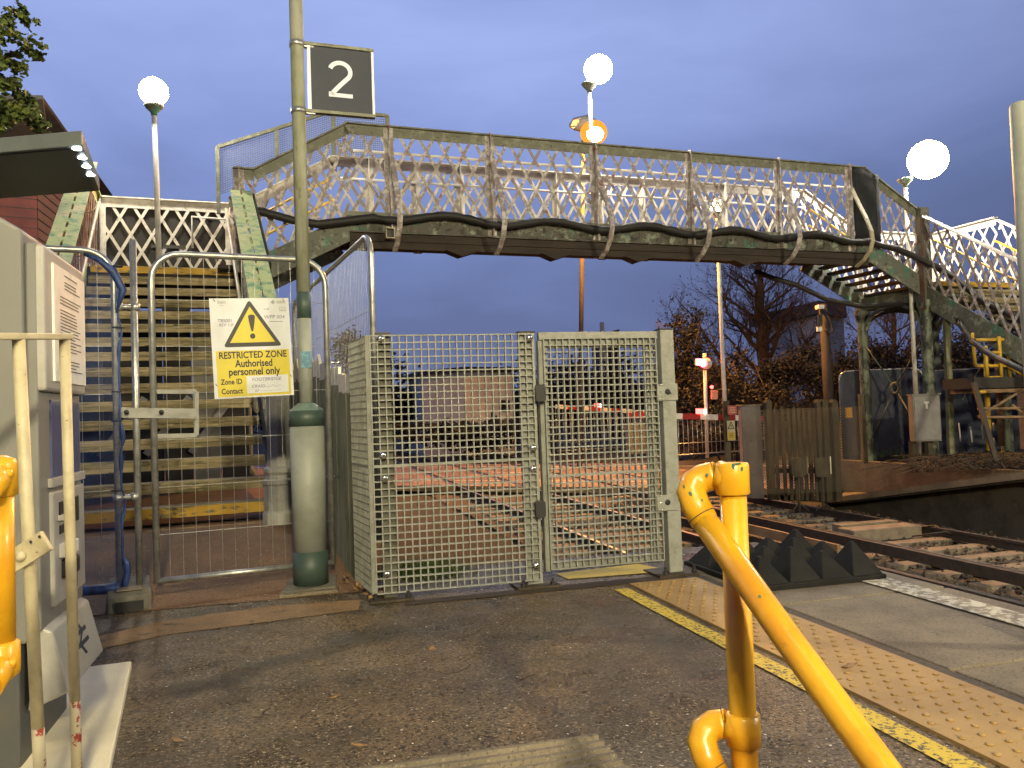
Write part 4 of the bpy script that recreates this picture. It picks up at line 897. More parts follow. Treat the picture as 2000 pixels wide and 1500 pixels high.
for i, s in enumerate(SP_):
    m = MB(); pts = [(.03, ZD + 1.02), (.05, ZD + .92), (.20, ZD + .62), (.36, ZD + .32), (.47, ZD + .06), (.49, ZD - .12), (.42, ZD - .28), (.26, ZD - .42), (.08, ZD - .50)]
    pts = [BP(s + .03, -a, b) for a, b in pts]
    for p, q in zip(pts, pts[1:]): m.bar(p, q + (q - p) * .06, .075, .028, BB)
    m.bar(BP(s + .03, -.03, ZD + .90), BP(s + .03, -.03, ZD + 1.05), .05, .04, BB); m.build('outrigger_stay', M['iron_out'] if i < 5 else M['cream'], fb)
# ---- stairs: both sides share one construction
def flight(p0, u, rgt, w, n, run, rise, z0, prefix, yellow=(), skip_front=False):
    """open wooden treads; returns function giving a point at (s along, v across, height above nosing line)"""
    for i in range(n):
        z = z0 + rise * (i + 1); c = p0 + u * (run * i)
        m = MB(); m.para(c + Z * (z - .055), rgt * w, u * (run * .80), Z * .055); tr = m.build('tread', M['wood'], fb, bevel=.008)
        m = MB(); m.para(c + u * .008 + Z * (z - .098), rgt * w, u * .03, Z * .044); m.build('nosing_board', M['wood'], tr)
        if i in yellow: MB().para(c - u * .004 + Z * (z - .094), rgt * w, u * .0035, Z * .088).build('yellow_nosing', M['treadyellow'], tr)
U1 = V((-math.sin(math.radians(6.5)), math.cos(math.radians(6.5)), 0)); R1 = V((U1.y, -U1.x, 0))
F1 = V((-.18, 7.71, 0)); W1 = 1.84; RUN, RISE = .30, .19
flight(F1 - R1 * W1, U1, R1, W1, 16, RUN, RISE, GZ, '', yellow=(0, 15))
def coping(pts, nrm, w=.20, parent=None, mat=None):
    m = MB()
    for p, q in zip(pts, pts[1:]):
        for sd in (-1, 1): m.bar(p + nrm * sd * (w / 4 + .008), q + nrm * sd * (w / 4 + .008), w / 2 - .012, .024, nrm)
        L = (q - p).length; k = int(L / .30)
        for i in range(k):
            a = p + (q - p) * ((i + .08) / k); b = p + (q - p) * ((i + .40) / k); m.bar(a, b, .032, .02, nrm)
    return m.build('coping', mat or M['coping'], parent)
ZS = RISE / RUN
def S1P(s, v, h): return F1 - R1 * v + U1 * s + Z * (GZ + RISE + s * ZS + h)
for v, lm in ((-.06, M['iron_white']), (W1 + .06, M['rust'])):
    se = 4.12 if v < 0 else 4.85
    m = MB(); lattice(m, S1P(.12, v, -.05), S1P(se, v, -.05), Z, 1.28, pitch=.24, nrm=R1); lp_ = m.build('stair_parapet', lm, fb)
    coping([S1P(.0, v, 1.25), S1P(se, v, 1.25)], R1, parent=lp_, w=.27)
    if v < 0: MB().bar(S1P(2.0, v - .16, 1.06), S1P(se, v - .16, 1.06), .34, .02, Z).build('side_board', M['tarp'], lp_)
    m = MB(); m.bar(S1P(.0, v, -.14), S1P(4.7, v, -.14), .26, .022, Z); m.build('stringer', M['coping'] if v > 1 else M['iron_green'], fb)
    hv = .12 if v < 0 else W1 - .12
    m = MB(); m.tube([S1P(-.1, hv, .86), S1P(4.45, hv, .86)], .021, 10)
    for s in (.2, 1.6, 3.0, 4.3): m.tube([S1P(s, hv, .86), S1P(s, hv + (.1 if v > 1 else -.1), .78), S1P(s, v, .78)], .010, 6)
    m.build('handrail', M['cream'], fb)
MB().para(F1 - R1 * (W1 + .1) - U1 * .16 + Z * (GZ - .03), R1 * (W1 + .12), U1 * .13, Z * .055).build('bottom_kerb', M['thirdboard'], fb, bevel=.008)
# newel column with the founder's lettering
nc = flat(P(550, 1036, 7.12), .185); nz0 = ground_z(-.2, 7.5) - .01
m = MB(); m.lathe((nc.x, nc.y, nz0), [(.155, 0), (.155, .10), (.140, .13), (.137, .34), (.150, .355), (.150, .385), (.128, .40), (.122, .43), (.140, .455), (.140, .485), (.112, .505), (.105, .56), (.098, 1.45), (.125, 1.50), (.125, 1.56), (.09, 1.60), (.06, 1.68), (.02, 1.72)], n=10, smooth=False)
cl_ = m.build('newel_column', M['colgrey'], fb)
vd = V((EYE.x - nc.x, EYE.y - nc.y, 0)).normalized(); side = Z.cross(vd)
text('H.YOUNG & CO', .075, V((nc.x, nc.y, nz0)) + vd * .104 + side * .01 + Z * .80, Z, -side, M['machine_light'], 'cast_lettering', cl_, ext=.004, off=.02)
text('PIMLICO', .075, V((nc.x, nc.y, nz0)) + vd * .102 + side * .01 + Z * 1.26, Z, -side, M['machine_light'], 'cast_lettering', cl_, ext=.004, off=.02)
# left landing
LS, LE = 4.62, 6.35
def L1(s, v, z): return F1 - R1 * v + U1 * s + Z * z
m = MB(); s = LS
while s < LE: m.para(L1(s, W1 + .05, ZL - .05), R1 * (W1 + .5), U1 * .135, Z * .05); s += .142
m.build('landing_boards', M['darkwood'], fb)
for s in (LS - .02, LE): MB().bar(L1(s, W1 + .05, ZL - .20), L1(s, -.45, ZL - .20), .26, .10, Z).build('landing_beam', M['darkwood'], fb)
bp = parapet('lattice_parapet', [L1(LE, W1 + .05, ZL + .02), L1(LE, -.1, ZL + .02)], 1.36, M['iron_white'], M['iron_white'], -U1, [(L1(LE, W1 + .02, 0), ZL, ZL + 1.4), (L1(LE, -.02, 0), ZL, ZL + 1.4)], pitch=.30)
parapet('lattice_parapet', [L1(LS + .2, W1 + .06, ZL + .02), L1(LE, W1 + .06, ZL + .02)], 1.36, M['rust'], M['coping'], R1, [])
MB().para(L1(LE + .05, W1 + .1, ZL - .2), R1 * (W1 + .12), Z * 1.48, U1 * .02).build('plywood_screen', M['ply'], fb)
m = MB(); m.tube([L1(LE - .1, .55, ZL + .62), L1(LE - .1, .55, ZL + 1.12), L1(LE - .1, -.1, ZL + 1.10)], .018, 8); m.build('handrail', M['white'], fb)
m = MB(); m.para(L1(LE - .12, 1.15, ZL + .60), R1 * .5, Z * .05, U1 * .05); m.build('bracket', M['black'], fb)
for (s, v) in ((LS, W1), (LE, W1), (LE, -.2)):
    p = L1(s, v, 0); MB().lathe((p.x, p.y, .18), [(.13, 0), (.13, .12), (.10, .16), (.085, ZL - .6), (.12, ZL - .5), (.12, ZL - .48)], n=12).build('landing_column', M['colgreen'], fb)
# upper flights either side of the deck (side: -1 left, +1 right)
for side in (-1, 1):
    e = S0 - .6 if side < 0 else S1 + .35
    run = 1.30; o = e + side * run
    tr = 3 if side < 0 else 6
    for i in range(tr):
        z = ZD - (.76 / (tr + 1)) * (i + 1); s = e + side * (run * (i) / tr); a = BP(s, .05, z - .05)
        MB().para(a if side > 0 else a - BB * (run / tr * .82), BB * (run / tr * (.82 if tr < 5 else .84)), NN * (BWID - .1), Z * .05).build('tread', M['darkwood'], fb)
    for n in (0, BWID):
        inner = n > 0
        lm = M['iron_white'] if inner else M['iron_out']
        ps = [BP(e, n, ZD), BP(o, n, ZL)]
        parapet('lattice_parapet', ps, H, lm, M['iron_white'] if inner else M['toprail'], -NN, [], bottom=False, k0=.1)
        m = MB(); m.bar(BP(e - side * .1, n, ZD - .13), BP(o + side * .1, n, ZL - .13), .34, .03, Z); m.build('stringer', M['iron_green'], fb)
        if inner:
            m = MB()
            for hh, c_ in ((.98, 0), (.62, 0)): m.tube([BP(e, n - .09, ZD + hh), BP(o, n - .09, ZL + hh)], .02, 8)
            m.build('handrail', M['scaff'] , fb)
    if side < 0:
        # links to the landing of the left stairs
        for n in (0, BWID):
            parapet('lattice_parapet', [BP(o, n, ZL), BP(o - .28 if n == 0 else o - .30, n, ZL)], H, M['iron_out'] if n == 0 else M['iron_white'], M['toprail'], -NN, [(BP(o - .2, n, 0), ZL - .1, ZL + H + .02)] if n == 0 else [], bottom=True)
        MB().para(BP(o - .5, 0, ZL - .05), BB * .5, NN * BWID, Z * .05).build('landing_boards', M['darkwood'], fb)
# handrails along the deck
m = MB(); m.tube([BP(S0 - .5, BWID - .08, ZD + .98), BP(S1 + .3, BWID - .08, ZD + .98)], .02, 8); m.tube([BP(S0 - .5, .08, ZD + .98), BP(S1 + .3, .08, ZD + .98)], .02, 8); m.build('handrail', M['white'], fb)
# raised wire screen over the far parapet on the left
wm = bpy.data.materials.new('wire_screen'); wm.use_nodes = True; nt = wm.node_tree; N_ = nt.nodes; q = N_['Principled BSDF']; q.inputs['Base Color'].default_value = (.16, .17, .18, 1); q.inputs['Roughness'].default_value = .6
ps = [BP(S0 - .6 - 1.75, BWID + .05, 0), BP(S0 - .55, BWID + .05, 0), BP(S0 + .35, BWID + .05, 0)]; zl = [ZL + H + .05, ZD + H + .05, ZD + H + .05]; zh = [ZL + H + .80, ZD + H + .78, ZD + H + .78]
m = MB()
for i in range(2):
    a, b = ps[i], ps[i + 1]; L = (b - a).length; n = int(L / .035)
    for k in range(n + 1):
        f = k / n; p = a + (b - a) * f; z0 = zl[i] * (1 - f) + zl[i + 1] * f; z1 = zh[i] * (1 - f) + zh[i + 1] * f
        m.bar(p + Z * z0, p + Z * z1, .006, .004, BB)
    for k in range(22):
        f = k / 21; m.bar(a + Z * (zl[i] + (zh[i] - zl[i]) * f), b + Z * (zl[i + 1] + (zh[i + 1] - zl[i + 1]) * f), .008, .004, Z)
ws = m.build('wire_screen', wm, fb)
m = MB()
for i in range(3): m.bar(ps[i] + Z * (zl[i] - .3), ps[i] + Z * zh[i], .06, .05, BB)
mid = (ps[0] + ps[1]) / 2; m.bar(mid + Z * ((zl[0] + zl[1]) / 2 - .3), mid + Z * (zh[0] + zh[1]) / 2, .06, .05, BB)
for i in range(2): m.bar(ps[i] + Z * zh[i], ps[i + 1] + Z * zh[i + 1], .05, .05, NN)
m.build('screen_frame', M['toprail'], ws)
# right landing and its stairs towards the camera
e = S1 + .35 + 1.30; LW = 1.95
m = MB()
for k in range(13): m.para(BP(e + k * .15, -.05, ZL - .05), BB * .142, NN * (BWID + .1), Z * .05)
m.build('landing_boards', M['darkwood'], fb)
for n in (0, BWID): MB().bar(BP(e - .1, n, ZL - .18), BP(e + LW, n, ZL - .18), .28, .12, Z).build('landing_beam', M['iron_green'], fb)
for s in (e, e + LW): MB().bar(BP(s, 0, ZL - .20), BP(s, BWID, ZL - .20), .24, .10, Z).build('landing_beam', M['iron_green'], fb)
parapet('lattice_parapet', [BP(e, BWID, ZL), BP(e + LW, BWID, ZL)], H, M['iron_white'], M['iron_white'], -NN, [(BP(e, BWID, 0), ZL - .2, ZL + H), (BP(e + LW, BWID, 0), ZL - .2, ZL + H)])
parapet('lattice_parapet', [BP(e + LW, 0, ZL), BP(e + LW, BWID, ZL)], H, M['iron_white'], M['iron_white'], -BB, [])
m = MB(); pc = BP(e + .02, -.04, 0); m.bar(pc + Z * (ZL - .5), pc + Z * (ZL + H + .08), .24, .10, BB); m.bar(pc - BB * .10 + Z * (ZL - .5), pc - BB * .10 + Z * (ZL + H + .05), .03, .16, BB); m.build('corner_pillar', pm('pillar_rusty_green', (.10, .10, .08), [((.13, .055, .04), 5, .48, .58), ((.05, .05, .04), 12, .56, .66)], rough=.7, stretch=(1, 1, .4), bump=.3, bscale=30), fb)
NF = 15
flight(BP(e + LW, -.0 - RUN * (NF) , 0), NN, -BB, LW - .05, NF, RUN, RISE, ZL - RISE * NF - RISE * .0 - .0, '', yellow=(0, NF - 1))
MB().para(BP(e + .1, -.02, ZL - .12), BB * (LW - .15), NN * -.01, Z * .10).build('yellow_nosing', M['treadyellow'], fb)
def R2(s, nn, h): return BP(s, -nn, ZL - nn * ZS + h)
for s, lm in ((e, M['iron_out']), (e + LW, M['iron_white'])):
    m = MB(); lattice(m, R2(s, 4.4, -.02), R2(s, 0.05, -.02), Z, 1.30, pitch=.29, nrm=-BB); q = m.build('stair_parapet', lm, fb)
    coping([R2(s, 4.5, 1.30), R2(s, .02, 1.30)], BB, parent=q, w=.15, mat=M['iron_white'])
    m = MB(); m.bar(R2(s, 4.6, -.22), R2(s, -.05, -.22), .36, .03, Z); m.build('stringer', M['iron_green'], fb)
    hs = s + .14 if s == e else s - .14
    m = MB(); m.tube([R2(hs, 4.4, .9), R2(hs, .05, .9)], .02, 8); m.build('handrail', M['scaff'], fb)
# gabled parapet crest beyond
for s_, n_ in ((e, 0), (e, BWID), (e + LW, BWID), (e + LW, 0)):
    p = BP(s_ + (.02 if s_ == e else -.02), n_, 0)
    MB().lathe((p.x, p.y, -.3), [(.15, 0), (.15, .25), (.11, .30), (.10, ZL - .25), (.15, ZL - .12), (.15, ZL - .02)], n=12, smooth=False).build('landing_column', M['colgreen'], fb)
# arched brackets and X rods with a ring
m = MB()
for n in (0, BWID):
    L = LW - .2; pts = [BP(e + .1 + L * k / 16, n, ZL - .32 - .42 * (1 - math.sqrt(max(0, 1 - (2 * k / 16 - 1) ** 2)))) for k in range(17)]
    for p, q in zip(pts, pts[1:]): m.bar(p, q, .05, .06, NN)
for s in (e, e + LW):
    L = BWID - .2; pts = [BP(s, .1 + L * k / 16, ZL - .32 - .42 * (1 - math.sqrt(max(0, 1 - (2 * k / 16 - 1) ** 2)))) for k in range(17)]
    for p, q in zip(pts, pts[1:]): m.bar(p, q, .05, .06, BB)
m.build('arched_brackets', M['iron_green'], fb)
def xbrace(a, b, d):                                # two columns' feet a, b
    c = (a + b) / 2 + Z * 1.35; m = MB()
    for p in (a + Z * 2.35, b + Z * 2.35, a + Z * .15, b + Z * .15): v = (p - c); m.tube([c + v.normalized() * .11, p], .014, 6)
    n = (b - a).cross(Z).normalized(); x = (b - a).normalized()
    m.tube([c + x * .10 * math.cos(2 * PI * k / 20) + Z * .10 * math.sin(2 * PI * k / 20) for k in range(21)], .028, 8, caps=False); m.build('cross_bracing', M['colgreen'], fb)
xbrace(BP(e, 0, -.05), BP(e, BWID, -.05), 0); xbrace(BP(e + LW, 0, -.05), BP(e + LW, BWID, -.05), 0)
# rubber sheet hung on the near parapet
m = MB(); vs = []; nx, nz_ = 8, 10
for j in range(nz_ + 1):
    for i in range(nx + 1):
        s = S1 + .05 + .60 * i / nx; zt_ = ZD + H - .02 - .30 * max(0, (s - S1 - .32)) * 1.2; z = (ZD - .02) + (zt_ - ZD + .02) * j / nz_
        vs.append(BP(s + .02 * mnoise.noise((j * .4, 1, i * .2)), -.06 - .02 * mnoise.noise((i * .5, j * .5, 2)), z))
m.add(vs, [(j * (nx + 1) + i, j * (nx + 1) + i + 1, (j + 1) * (nx + 1) + i + 1, (j + 1) * (nx + 1) + i) for j in range(nz_) for i in range(nx)], True)
o = m.build('rubber_sheet', M['tarp']); so = o.modifiers.new('thick', 'SOLIDIFY'); so.thickness = .008; tag(o, 'dark rubber sheet hanging over the bridge parapet above the right stairs', 'sheet')
# cables
pts = []
k = 0
for i in range(121):
    f = i / 120; s = S0 - .75 + (S1 - S0 + 1.05) * f
    dz = .055 * math.cos(2 * PI * (s - S0) / ((S1 - S0) / 5)) * -1; pts.append(BP(s, -.10, ZD - .01 + dz))
lead = [BP(S0 - 1.95, -.06, ZD - .06), BP(S0 - 1.85, -.10, ZD - .02), BP(S0 - 1.4, -.10, ZD - .13), BP(S0 - 1.05, -.10, ZD - .17)]
tail = [BP(S1 + .55, -.10, ZD - .10), BP(S1 + .95, -.12, ZD - .16), BP(S1 + 1.35, -.14, ZD - .30), BP(e + .1, -.22, ZD - .48), BP(e + .18, -.55, ZD - .75), BP(e + .1, -1.2, ZD - 1.28), BP(e + .08, -2.0, ZD - 1.72), BP(e + .06, -3.0, ZD - 2.30)]
rc_ = random.Random(3); tag(MB().tube(lead + pts[6:] + tail, [.056 + rc_.uniform(-.006, .012) for _ in range(len(lead) + len(pts) - 6 + len(tail))], 10).build('cable', M['cable']), 'thick black cable draped in waves along the whole front of the footbridge deck', 'cable')
pts = [P(1862, 596, 15.3), P(1868, 618, 15.0), P(1880, 640, 14.6), P(1900, 668, 14.0), P(1940, 696, 13.2), P(1975, 712, 12.6), P(2050, 748, 11.8)]
tag(MB().tube(pts, .05, 8).build('cable', M['cable']), 'second black cable hanging in a loop beneath the far stairs', 'cable')
pts = [BP(S1 - 1.3, 1.1, ZD - .42), BP(S1 - 1.0, 1.0, ZD - .55), BP(S1 - .5, .9, ZD - .70), BP(S1 + .1, .8, ZD - .98), BP(S1 + .7, .6, ZD - 1.12), BP(e - .1, .4, ZD - 1.10)]
tag(MB().tube(pts, .05, 8).build('cable', M['cable']), 'black cable slung below the deck towards the far landing', 'cable')
# small pale junction box at the left of the deck
jb = BP(S0 - .05, -.16, ZD - .27); t = thing('junction_box', jb, 'tiny pale open box fixed to the deck edge at its left end', 'box')
m = MB(); m.cbox(jb + Z * .07, BB, Z, NN, .13, .015, .08); m.cbox(jb - Z * .07, BB, Z, NN, .13, .015, .08); m.cbox(jb - BB * .06, BB, Z, NN, .015, .13, .08); m.cbox(jb + BB * .06, BB, Z, NN, .015, .13, .08); m.build('box_frame', M['cream'], t); MB().cbox(jb + NN * .03, BB, Z, NN, .10, .12, .01).build('box_back', M['black'], t)

# dark hoarding closing the space below the landing
t = thing('hoarding', L1(LS - .35, .9, GZ), 'grey and black board hoarding standing in the dark under the wooden stairs', 'hoarding')
for k in range(6):
    x0 = -.1 + k * .36; h = 2.55 - .12 * (k % 2); MB().para(L1(LS - .35 + .03 * (k % 2), x0 + .35, GZ - .02), R1 * .35, U1 * .02, Z * h).build('board', (M['ply'], M['cabgreen'], M['ply'], M['tarp'], M['ply'], M['bluesheet'])[k], t)
for k in range(3):
    a_ = L1(LS - .39, .1 + .55 * k, GZ + 1.25); MB().bar(a_, a_ + R1 * -.55 + Z * -.75, .09, .02, Z).build('brace', M['cab'], t)

m = MB(); m.poly([F1 - R1 * (W1 + .3) + U1 * .12 + Z * (GZ + .03), F1 + R1 * .0 + U1 * .12 + Z * (GZ + .03), F1 + R1 * .0 + U1 * 5.5 + Z * (GZ + .03), F1 - R1 * (W1 + .3) + U1 * 5.5 + Z * (GZ + .03)]); struct(m.build('stair_shade_ground', M['tar']))  # dark sheet that puts the shade under the stairs into the ground colour
# ------------------------------------------------------------------ lamps
WARM = (1.0, .93, .78)
M['globe'] = emit('lamp_globe_lit', (1.0, .92, .74), 420)
M['globe_low'] = emit('lamp_globe_unseen_near', (1.0, .86, .52), 1900); M['globe_added'] = emit('lamp_globe_added', (1.0, .84, .48), 520); M['globe_opp'] = emit('lamp_globe_unseen_opposite', (1.0, .87, .60), 1000); M['globe_soft'] = emit('lamp_globe_lit_far', (1.0, .92, .76), 150)
M['sodium'] = emit('sodium_lamp_lit', (1.0, .40, .045), 7000)
M['redlit'] = emit('red_lamp_lit', (1.0, .06, .05), 12)
M['redstrong'] = emit('red_signal_lit', (1.0, .05, .11), 420)
M['whitelit'] = emit('white_lamp_lit', (1.0, .85, .7), 8)
M['lampmetal'] = pm('lamp_column_paint', (.55, .55, .52), [((.45, .45, .42), 6, .45, .65)], rough=.45)
def globe_lamp(base, z0, ztop, rg, label, name='platform_lamp', group='white platform lamps', mat=None, off=V((0, 0, 0)), rp=.042, lean=V((0, 0, 0))):
    t = thing(name, V((base.x, base.y, z0)), label, 'lamp', group); b = V((base.x, base.y, 0)); top = b + lean + Z * (ztop - rg - .14)
    MB().tube([b + Z * z0, b + lean * .5 + Z * ((z0 + ztop) / 2), top], [rp, rp * .92, rp * .85], 14).build('column', M['lampmetal'], t)
    c = b + lean + off + Z * ztop
    m = MB(); m.lathe(top, [(rp * .9, -.02), (.05, .03), (.12, .10), (.14, .14), (.10, .16)], n=18)
    if off.length > .05: m.tube([top, c - off * .3], .03, 8)
    m.build('lamp_holder', M['iron_green'], t)
    MB().sphere(c, rg, 28, 18, (1, 1, .98)).build('globe', mat or M['globe'], t)
    MB().lathe(c, [(rg * .30, rg * .955), (rg * .22, rg * 1.02), (rg * .08, rg * 1.07)], n=18).build('globe_cap', M['lampmetal'], t)
    return t
lb = L1(LS + .30, 1.02, 0); c = P(298, 179, 0) - EYE
def lamp_pt(px, py, d): return P(px, py, d)
q = lamp_pt(300, 179, 12.3); globe_lamp(V((q.x + .03, q.y, 0)), ZL, q.z, .205, 'white globe lamp on a slim column rising from the head of the wooden stairs', lean=V((-.03, 0, 0)))
q = lamp_pt(1172, 135, 14.4); bq = P(1151, 170, 14.4); globe_lamp(V((bq.x, bq.y, 0)), ZD - .3, q.z, .245, 'white globe lamp standing on the bridge above the orange street light', off=V((.16, -.05, 0)), name='platform_lamp')
q = lamp_pt(1812, 312, 15.8); bq = P(1767, 340, 15.8); globe_lamp(V((bq.x, bq.y, 0)), 0, q.z, .36, 'largest white globe lamp standing behind the far flight of bridge stairs', off=V((q.x - bq.x, q.y - bq.y, 0)), mat=M['globe_soft'])
q = P(1399, 402, 24); globe_lamp(V((q.x, q.y, 0)), -.6, q.z, .20, 'slender pinkish column with a small lit lamp seen through the bridge lattice', name='street_lamp', group=None, mat=emit('street_globe', (1, .72, .42), 14), rp=.065)
# unseen lamps inferred from the light; the nearest is added to brighten the ground
globe_lamp(V((.4, -8.5, 0)), 0, 5.2, .30, 'unseen globe lamp, inferred from the light, further back along the platform', mat=M['globe_low'])
globe_lamp(V((-.1, -2.0, 0)), 0, 5.2, .26, 'added globe lamp, out of view, lighting the ground from just behind the viewpoint', mat=M['globe_added'])
globe_lamp(V((10.9, -1.2, 0)), 0, 5.6, .30, 'unseen globe lamp, inferred from the light, on the opposite platform', mat=M['globe_opp'])
# orange street lamp over the crossing
q = P(1140, 245, 27); zq = P(1160, 262, 27).z
t = thing('street_lamp', V((q.x, q.y, -.8)), 'tall street lamp with glowing orange lantern standing behind the footbridge', 'street lamp')
qb = P(1135, 640, 27); dx = V(((qb.x - q.x) / (q.z - qb.z), (qb.y - q.y) / (q.z - qb.z), 0))
MB().tube([V((q.x, q.y, q.z)), V((q.x, q.y, q.z)) + dx * (q.z + .8) - Z * (q.z + .8)], [.06, .085], 12).build('column', M['polewood'], t)
h0, h1 = P(1112, 246, 26.6), P(1176, 256, 26.4); ax = (h1 - h0); m = MB()
m.tube([h0, h0 + ax * .15 + Z * .08, h0 + ax * .5 + Z * .16, h0 + ax * .85 + Z * .10, h1], [.05, .20, .27, .20, .05], 12); m.build('lantern_hood', M['lampmetal'], t)
lc = P(1160, 262, 26.2); MB().sphere(lc + FWD * .05 + Z * .06, .43, 24, 16, (1, 1, .9)).build('lantern_bowl', emit('lantern_bowl_glow', (1.0, .30, .03), 1.6), t)
MB().sphere(lc - FWD * .36 - Z * .12, .25, 20, 14, (1, 1, .9)).build('lamp_glass', M['sodium'], t)

# ------------------------------------------------------------------ crossing furniture
def boom(a, b, n, label, lamps, skirt=True, zbase=None):
    t = thing('crossing_barrier', flat(a, zbase), label, 'barrier', 'level crossing barriers')
    d = (b - a)
    for k in range(n): MB().bar(a + d * (k / n), a + d * ((k + 1) / n), .17, .07, Z).build('boom_section', M['white'] if k % 2 == 0 else M['redpaint'], t)
    for f in lamps:
        p = a + d * f + Z * .16; MB().cbox(p, d, Z, d.cross(Z), .22, .16, .14).build('boom_lamp', M['redlit'], t)
        MB().cbox(p + d.normalized() * .12, d, Z, d.cross(Z), .10, .13, .142).build('boom_lamp_lens', M['whitelit'], t)
    if skirt:
        k = int(d.length / .16)
        m = MB()
        for i in range(k + 1): p = a + d * (i / k); m.tube([p - Z * .08, V((p.x, p.y, zbase + .12))], .011, 5)
        m.tube([V((a.x, a.y, zbase + .12)), V((b.x, b.y, zbase + .12))], .018, 6); m.tube([V((a.x, a.y, zbase + .45)), V((b.x, b.y, zbase + .45))], .010, 5); m.build('skirt', M['steel'], t)
    return t
boom(P(1296, 812, 24), P(1500, 818, 25.5), 6, 'red and white crossing barrier with mesh skirt just right of the mesh gate', (.34,), zbase=RAILZ + .35)
boom(P(1085, 794, 34), P(1275, 806, 36), 9, 'far red and white crossing barrier seen through the mesh gate', (.42, .95), zbase=RAILZ + .1)
# relay cabinets seen through gate
t = thing('barrier_machine', flat(P(1262, 830, 34), RAILZ), 'pale barrier machine housings with red boards beyond the mesh gate', 'barrier machine')
for i, px in enumerate((1228, 1242, 1254)): 
    p = P(px, 826, 34); MB().box((p.x - .13, p.y - .1, RAILZ), (p.x + .13, p.y + .1, p.z)).build('housing', M['zinc'], t); 
    MB().box((p.x - .10, p.y - .12, p.z + .18), (p.x + .10, p.y + .02, p.z + .42)).build('red_board', M['redpaint'], t); MB().box((p.x - .03, p.y - .01, p.z), (p.x + .03, p.y + .02, p.z + .3)).build('stem', M['steel'], t)
# road signal seen from behind
pb = P(1378, 812, 25); t = thing('crossing_signal', flat(pb, RAILZ + .3), 'crossing signal glowing pink with a round backboard, beside the slender lamp column', 'signal')
pt = P(1376, 690, 25); MB().tube([flat(pb, RAILZ + .3), pt], .055, 10).build('post', M['white'], t)
c = P(1379, 710, 24.8); MB().lathe(c, [(.17, 0), (.17, -.03)], n=28, axis=FWD).build('round_board', M['white'], t); MB().lathe(c + FWD * .03, [(.20, 0), (.20, .02)], n=28, axis=FWD).build('board_rim', M['redpaint'], t)
c2 = P(1366, 707, 24.9); MB().cbox(c2, RGT, UP, FWD, .22, .20, .20).build('lamp_hood', M['white'], t)
c3 = P(1384, 745, 24.0)
MB().lathe(P(1369, 709, 24.74), [(.085, 0), (.085, .012), (.05, .03)], n=18, axis=(.85, -.45, .0)).build('red_lens', M['redstrong'], t)
# red flashing lantern on the near side of the pole, its light falls on pole and bushes
t = thing('red_lantern', P(1401, 768, 24.2) - Z * .1, 'small red light box halfway up the slender lamp column', 'lantern')
c = P(1395, 771, 23.85); MB().cbox(c, RGT, UP, FWD, .17, .26, .16).build('lantern_box', pm('box_orange', (.55, .22, .15), rough=.5), t)
MB().lathe(P(1390, 756, 23.7), [(.05, 0), (.05, .02), (.02, .03)], n=14, axis=-FWD).build('lens', M['redlit'], t)

# post with two small signs
pb = P(1421, 895, 15.2); t = thing('sign_post', flat(pb, -.25), 'dark timber post carrying a small red notice above a yellow electric shock warning', 'sign post')
m = MB(); pt = P(1418, 783, 15.2); m.bar(flat(pb, -.75), pt, .10, .09, RGT); m.build('post', M['oldwood'], t)
c = P(1430, 801, 15.05); MB().cbox(c, X, Z, -Y, .185, .165, .006).build('red_notice', pm('notice_red', (.32, .07, .06), rough=.5), t)
for k in range(4): MB().cbox(c + Z * (.045 - k * .03) - Y * .004, X, Z, -Y, .13, .010, .002).build('notice_line', M['creamred'], t)
c = P(1428, 841, 15.05); MB().cbox(c, X, Z, -Y, .16, .36, .006).build('warning_plate', pm('plate_cream', (.36, .33, .22), rough=.5), t)
MB().cbox(c - Z * .095 - Y * .004, X, Z, -Y, .14, .14, .002).build('yellow_panel', pm('plate_yellow', (.40, .30, .03), rough=.5), t)
m = MB(); q = c + Z * .085 - Y * .005
def ring(pts, w, l): 
    for i in range(3): m.bar(pts[i], pts[(i + 1) % 3], w, .002, (pts[(i + 1) % 3] - pts[i]).cross(Y))
ring([q + Z * .075, q + X * .06 - Z * .05, q - X * .06 - Z * .05], .014, 0); m.bar(q + Z * .03, q - X * .012 - Z * .005, .01, .002, X); m.bar(q - X * .012 - Z * .002, q + X * .012 - Z * .004, .01, .002, Z); m.bar(q + X * .012, q - Z * .04, .009, .002, X); m.build('shock_symbol', M['black'], t)
for k in range(3): MB().cbox(c - Z * (.06 + k * .028) - Y * .006, X, Z, -Y, .08, .009, .001).build('plate_line', M['black'], t)
# relay cabinet
a, b = P(1452, 900, 16.2), P(1490, 900, 16.0); zt_ = P(1470, 793, 16.1).z
t = thing('relay_cabinet', flat((a + b) / 2, -.5), 'plain grey relay cabinet standing left of the old picket fence', 'cabinet')
MB().para(flat(a, -.75), flat(b, 0) - flat(a, 0), Y * .55 + X * .25, Z * (zt_ + .75)).build('cabinet_body', M['cab'], t, bevel=.01)
MB().para(flat(a, zt_) - X * .02 - Y * .02, flat(b, 0) - flat(a, 0) + X * .04, Y * .6 + X * .25, Z * .03).build('cabinet_lid', M['sleeper'], t)
MB().lathe(P(1466, 860, 15.9), [(.015, 0), (.015, .02)], n=10, axis=-Y).build('lock', M['black'], t)
